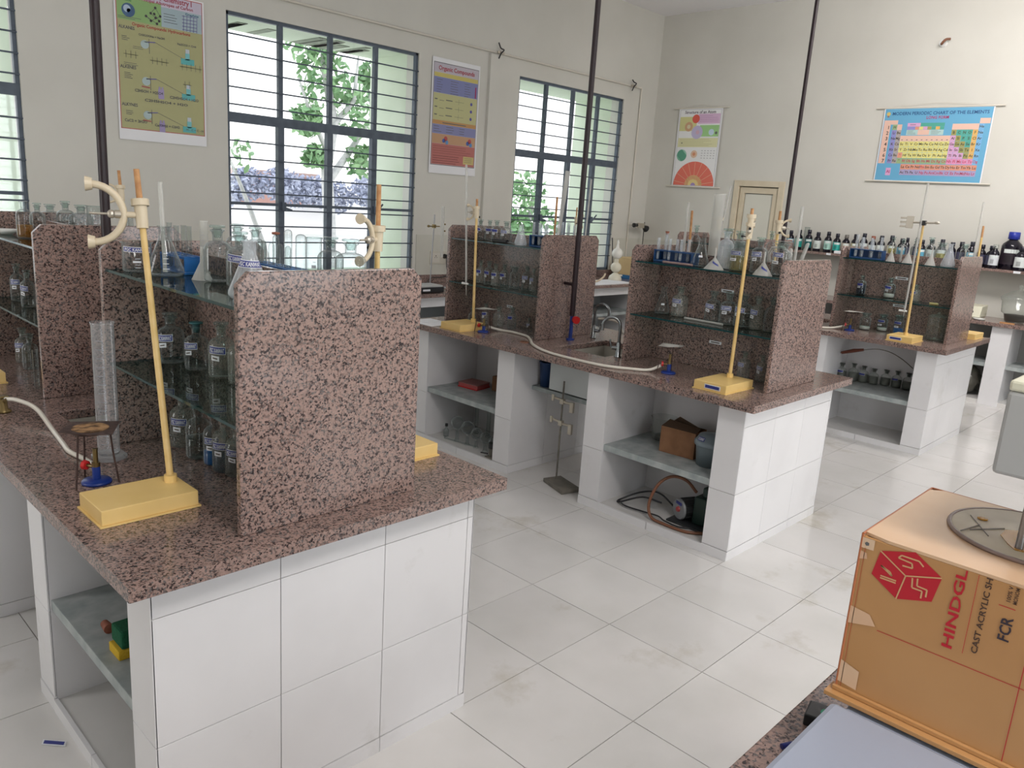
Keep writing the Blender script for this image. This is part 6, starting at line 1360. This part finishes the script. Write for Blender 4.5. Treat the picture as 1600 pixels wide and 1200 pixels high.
# ------------------------------------------------------------------ foreground
t = thing('demonstration_counter', 'granite-topped counter in the near right corner of the view', 'counter', (1.2, .2, 0))
MB().box(-.9, -.45, .898, 2.25, .54, .94).build('countertop', granite, t, .005)
for x in (-.8, .6, 2.0): MB().box(x, -.38, 0, x+.15, .47, .896).build('pier', clad, t, .002)
MB().box(-.65, -.38, .0, 2.0, -.30, .896).build('back_board', clad, t)
t = thing('laboratory_bath', 'light grey instrument carrying the brown paper-covered tank', 'instrument', (1.2, .1, .94))
for q in ((.7, .40), (.7, -.3), (1.7, .40), (1.7, -.3)): MB().cyl((q[0], q[1], .94), (q[0], q[1], .962), .02, n=12).build('rubber_foot', blackp, t)
MB().box(.62, -.36, .962, 1.335, .425, 1.085).build('base_case', instr, t, .012)
MB().box(.615, -.365, .952, 1.345, .432, .962).build('base_rim', blackp, t)
MB().box(1.335, -.36, .965, 1.80, .40, 1.078).build('tank_support', instr, t, .004)
MB().cyl((1.86, -.10, .963), (1.86, -.10, 1.60), .03, n=16).build('head_column', steel, t)
MB().box(1.70, -.2, .955, 1.92, .0, .99).build('column_foot', instr, t)
b = MB().box(1.40, -.32, 1.55, 1.95, .27, 1.685); b.build('head_case', instr2, t, .006)
MB().box(1.40, -.32, 1.685, 1.95, .27, 1.702).build('head_cover', ivoryp, t, .004)
b = MB(); b.cyl((1.50, .225, 1.385), (1.50, .225, 1.50), .0065, n=12); b.cyl((1.50, .225, 1.495), (1.50, .225, 1.552), .0095, n=12); b.build('stirrer_shaft', steel, t)
# masked acrylic tank
tk = thing('acrylic_tank', 'acrylic tank wrapped in brown masking paper with a red cube logo', 'tank', (1.36, .13, 1.085))
X, Ya, Yb, Z0, Z1 = 1.36, .43, -.20, 1.095, 1.40
MB().box(X, Yb, Z0, X+.006, Ya, Z1-.006).build('front_panel', kraft, tk, .0008)
MB().box(X+.0065, Ya-.006, Z0, 1.73, Ya, Z1-.006).build('side_panel', kraft, tk, .0008)
MB().box(X+.0065, Yb, Z0, 1.73, Yb+.006, Z1-.006).build('side_panel', kraft, tk); MB().box(1.724, Yb+.0065, Z0, 1.73, Ya-.0065, Z1-.006).build('rear_panel', kraft, tk)
b = MB(); b.box(X-.022, Yb, 1.086, X+.02, Ya+.012, 1.0945); b.box(X-.008, Yb, 1.095, X-.0005, Ya+.004, 1.103); b.build('bottom_flange', kraft, tk, .001)
# lid with a round opening (disc centre) built as a ring of quads
cx, cy_, R = 1.585, .215, .135
b = MB(); n = 48; inner = []; outer = []
for k in range(n):
    a = 2*pi*k/n; inner.append((cx+R*cos(a), cy_+R*sin(a)))
    dx, dy = cos(a), sin(a); ts = []
    for (lim, o_, d_) in ((1.73, cx, dx), (X, cx, dx), (Ya, cy_, dy), (Yb, cy_, dy)):
        if abs(d_) > 1e-6:
            q = (lim-o_)/d_
            if q > 0: ts.append(q)
    q = min(ts); outer.append((cx+dx*q, cy_+dy*q))
vs = [(x, y, z) for z in (Z1, Z1-.0055) for (x, y) in outer+inner]; fs = []
for k in range(n):
    j = (k+1) % n; fs += [(k, j, n+j, n+k), (2*n+k, 3*n+k, 3*n+j, 2*n+j), (k, 2*n+k, 2*n+j, j), (n+k, n+j, 3*n+j, 3*n+k)]
b.add(vs, fs); 
for cxx, cyy in ((X, Ya), (1.73, Ya), (X, Yb), (1.73, Yb)):
    b.add([], [])
b.build('lid_panel', kraft2, tk)
b = MB()
for (p0, p1) in (((X, Ya), (1.73, Ya)), ((1.73, Ya), (1.73, Yb))):
    b.tube([(*p0, Z1-.002), (*p1, Z1-.002)], .0026, 6)
b.tube([(X, Ya, Z1-.002), (X, Ya, Z0)], .0022, 6)
b.build('red_brown_edge', flat((0.40, 0.13, 0.05), .4), tk)
dsk = thing('cover_disc', 'clear round cover disc with an amber cut-out on the tank top', 'disc', (cx, cy_, Z1))
MB().lathe([(0, 0), (R*.985, 0), (R, .003), (R, .008), (R*.98, .010), (0, .010)], (cx, cy_, Z1-.004), 48).build('plate', noisy('papered_disc', (0.50, 0.42, 0.31), (0.60, 0.52, 0.40), 12, .3), dsk)
MB().tube([(cx+R*1.01*cos(2*pi*k/48), cy_+R*1.01*sin(2*pi*k/48), Z1+.003) for k in range(48)], .004, 6, closed=True).build('rim_gasket', flat((0.24, 0.17, 0.15), .3), dsk)
z = Z1+.0068
arc = [(cx+r_*cos(a), cy_+r_*sin(a)) for r_, aa in ((.105, [2.35+.17*k for k in range(8)]), (.055, [3.5-.17*k for k in range(8)])) for a in aa]
MB().prism([(1.575, .262), (1.60, .235), (1.57, .20), (1.53, .185), (1.49, .205), (1.485, .228), (1.505, .243), (1.54, .262)], z, z+.0008).build('amber_cutout', amber_m, dsk)
MB().lathe([(0, 0), (.009, 0), (.009, .001), (0, .001)], (1.60, .305, z), 16).build('small_hole', amber_m, dsk)
b = MB()
for k, (p0, p1) in enumerate((((1.50, .315), (1.56, .30)), ((1.515, .275), (1.60, .325)), ((1.52, .305), (1.58, .265)))): b.tube([(*p0, z+.0005), (*p1, z+.0005)], .0011, 4)
b.build('pencil_mark', flat((0.25, 0.22, 0.2)), dsk)
class TankSheet(Sheet):
    def poly(s, pts, c): Sheet.poly(s, [(-u, v) for u, v in pts], c)
    def line(s, u0, v0, u1, v1, t, c): Sheet.line(s, u0, v0, u1, v1, t, c)
    def text(s, t, u, v, size, c, **k): Sheet.text(s, t, -u, v, size, c, **k)
s = TankSheet(lambda u, v, d: (X-.0002-d, -u, v))       # u = minus world y, v = world z, seen from -x
RED = (0.47, 0.008, 0.02); KR = (0.60, 0.36, 0.17)
hx = [(.405, 1.393), (.322, 1.3935), (.295, 1.353), (.322, 1.308), (.392, 1.310), (.414, 1.352)]
hc = (.351, 1.350); Rh = .058
P6 = [(hc[0]+Rh*cos(a), hc[1]+Rh*.80*sin(a)) for a in [radians(30+60*k+8) for k in range(6)]]
s.poly(P6, RED); s.up()
for k in (0, 2, 4): s.line(*hc, *P6[k], .0022, KR)
def zig(c, pts, t=.0025):
    for a, b_ in zip(pts, pts[1:]): s.line(c[0]+a[0], c[1]+a[1], c[0]+b_[0], c[1]+b_[1], t, KR)
def mid(a, b_, k=.5): return ((hc[0]+P6[a][0]+P6[b_][0]+P6[(a+1) % 6][0])/4, (hc[1]+P6[a][1]+P6[b_][1]+P6[(a+1) % 6][1])/4)
zig(mid(0, 2), [(-.020, .003), (-.012, .010), (.016, .010), (.020, .004), (-.002, .002), (-.004, -.006), (.012, -.007)]); zig(mid(2, 4), [(.012, .015), (.010, -.002), (-.006, -.002), (-.006, -.015)]); zig(mid(2, 4), [(.004, .017), (.003, .004), (-.013, .003), (-.013, -.010)])
zig(mid(4, 0), [(.012, -.010), (-.014, -.010)]); zig(mid(4, 0), [(.012, -.006), (-.014, -.006)]); zig(mid(4, 0), [(.014, .012), (-.006, .000), (-.002, .006), (.014, .012)])
RT = pi/2
s.text('HINDGL', .2635, 1.252, .0215, RED, width=.142, rot=RT); s.text('CAST ACRYLIC SH', .2275, 1.262, .0125, (0.07, 0.035, 0.02), width=.132, rot=RT)
s.text('100% V', .199, 1.365, .008, (0.07, 0.035, 0.02), width=.028, rot=RT); s.text('MONOM', .190, 1.365, .008, (0.07, 0.035, 0.02), width=.028, rot=RT); s.text('FCR', .190, 1.300, .022, (0.03, 0.02, 0.03), width=.042, rot=RT)
s.line(.247, 1.255, .247, 1.394, .0008, RED); s.line(.379, 1.235, -.18, 1.235, .0012, RED); s.line(.1625, 1.098, .1625, 1.36, .0012, RED); s.line(.213, 1.357, .190, 1.357, .0012, RED); s.line(.422, 1.10, .422, 1.375, .0012, (0.42, 0.10, 0.04))
s.poly([(.43, 1.393), (.408, 1.393), (.408, 1.374), (.43, 1.374)], (0.68, 0.48, 0.32)); s.poly([(.43, 1.368), (.418, 1.366), (.416, 1.356), (.43, 1.352)], (0.62, 0.38, 0.24)); s.poly([(.43, 1.262), (.395, 1.258), (.383, 1.240), (.43, 1.228)], (0.66, 0.42, 0.26)); s.poly([(.43, 1.155), (.395, 1.145), (.395, 1.108), (.43, 1.112)], (0.66, 0.44, 0.28))
s.up(); s.disc(.420, 1.383, .004, ink, 5)
s.mb.build('printed_masking', s.mats, tk)
t = thing('black_clip', 'black foldback clip with a green stone lying on the near counter', 'clip', (1.47, .5, .94))
MB().obox((1.465, .490, .953), (.028, .006, 0), (-.005, .018, 0), (0, 0, .013)).build('clip_body', blackp, t, .003); MB().ellips((1.47, .476, .965), .012, .008, .004).build('green_inset', flat((0.05, 0.35, 0.2), .15), t)
solo(MB().cyl((1.33, .497, .9455), (1.355, .485, .9455), .0055, n=10), 'pen_cap', flat((0.01, 0.015, 0.12), .3), 'short navy pen cap on the near counter', 'pen cap')
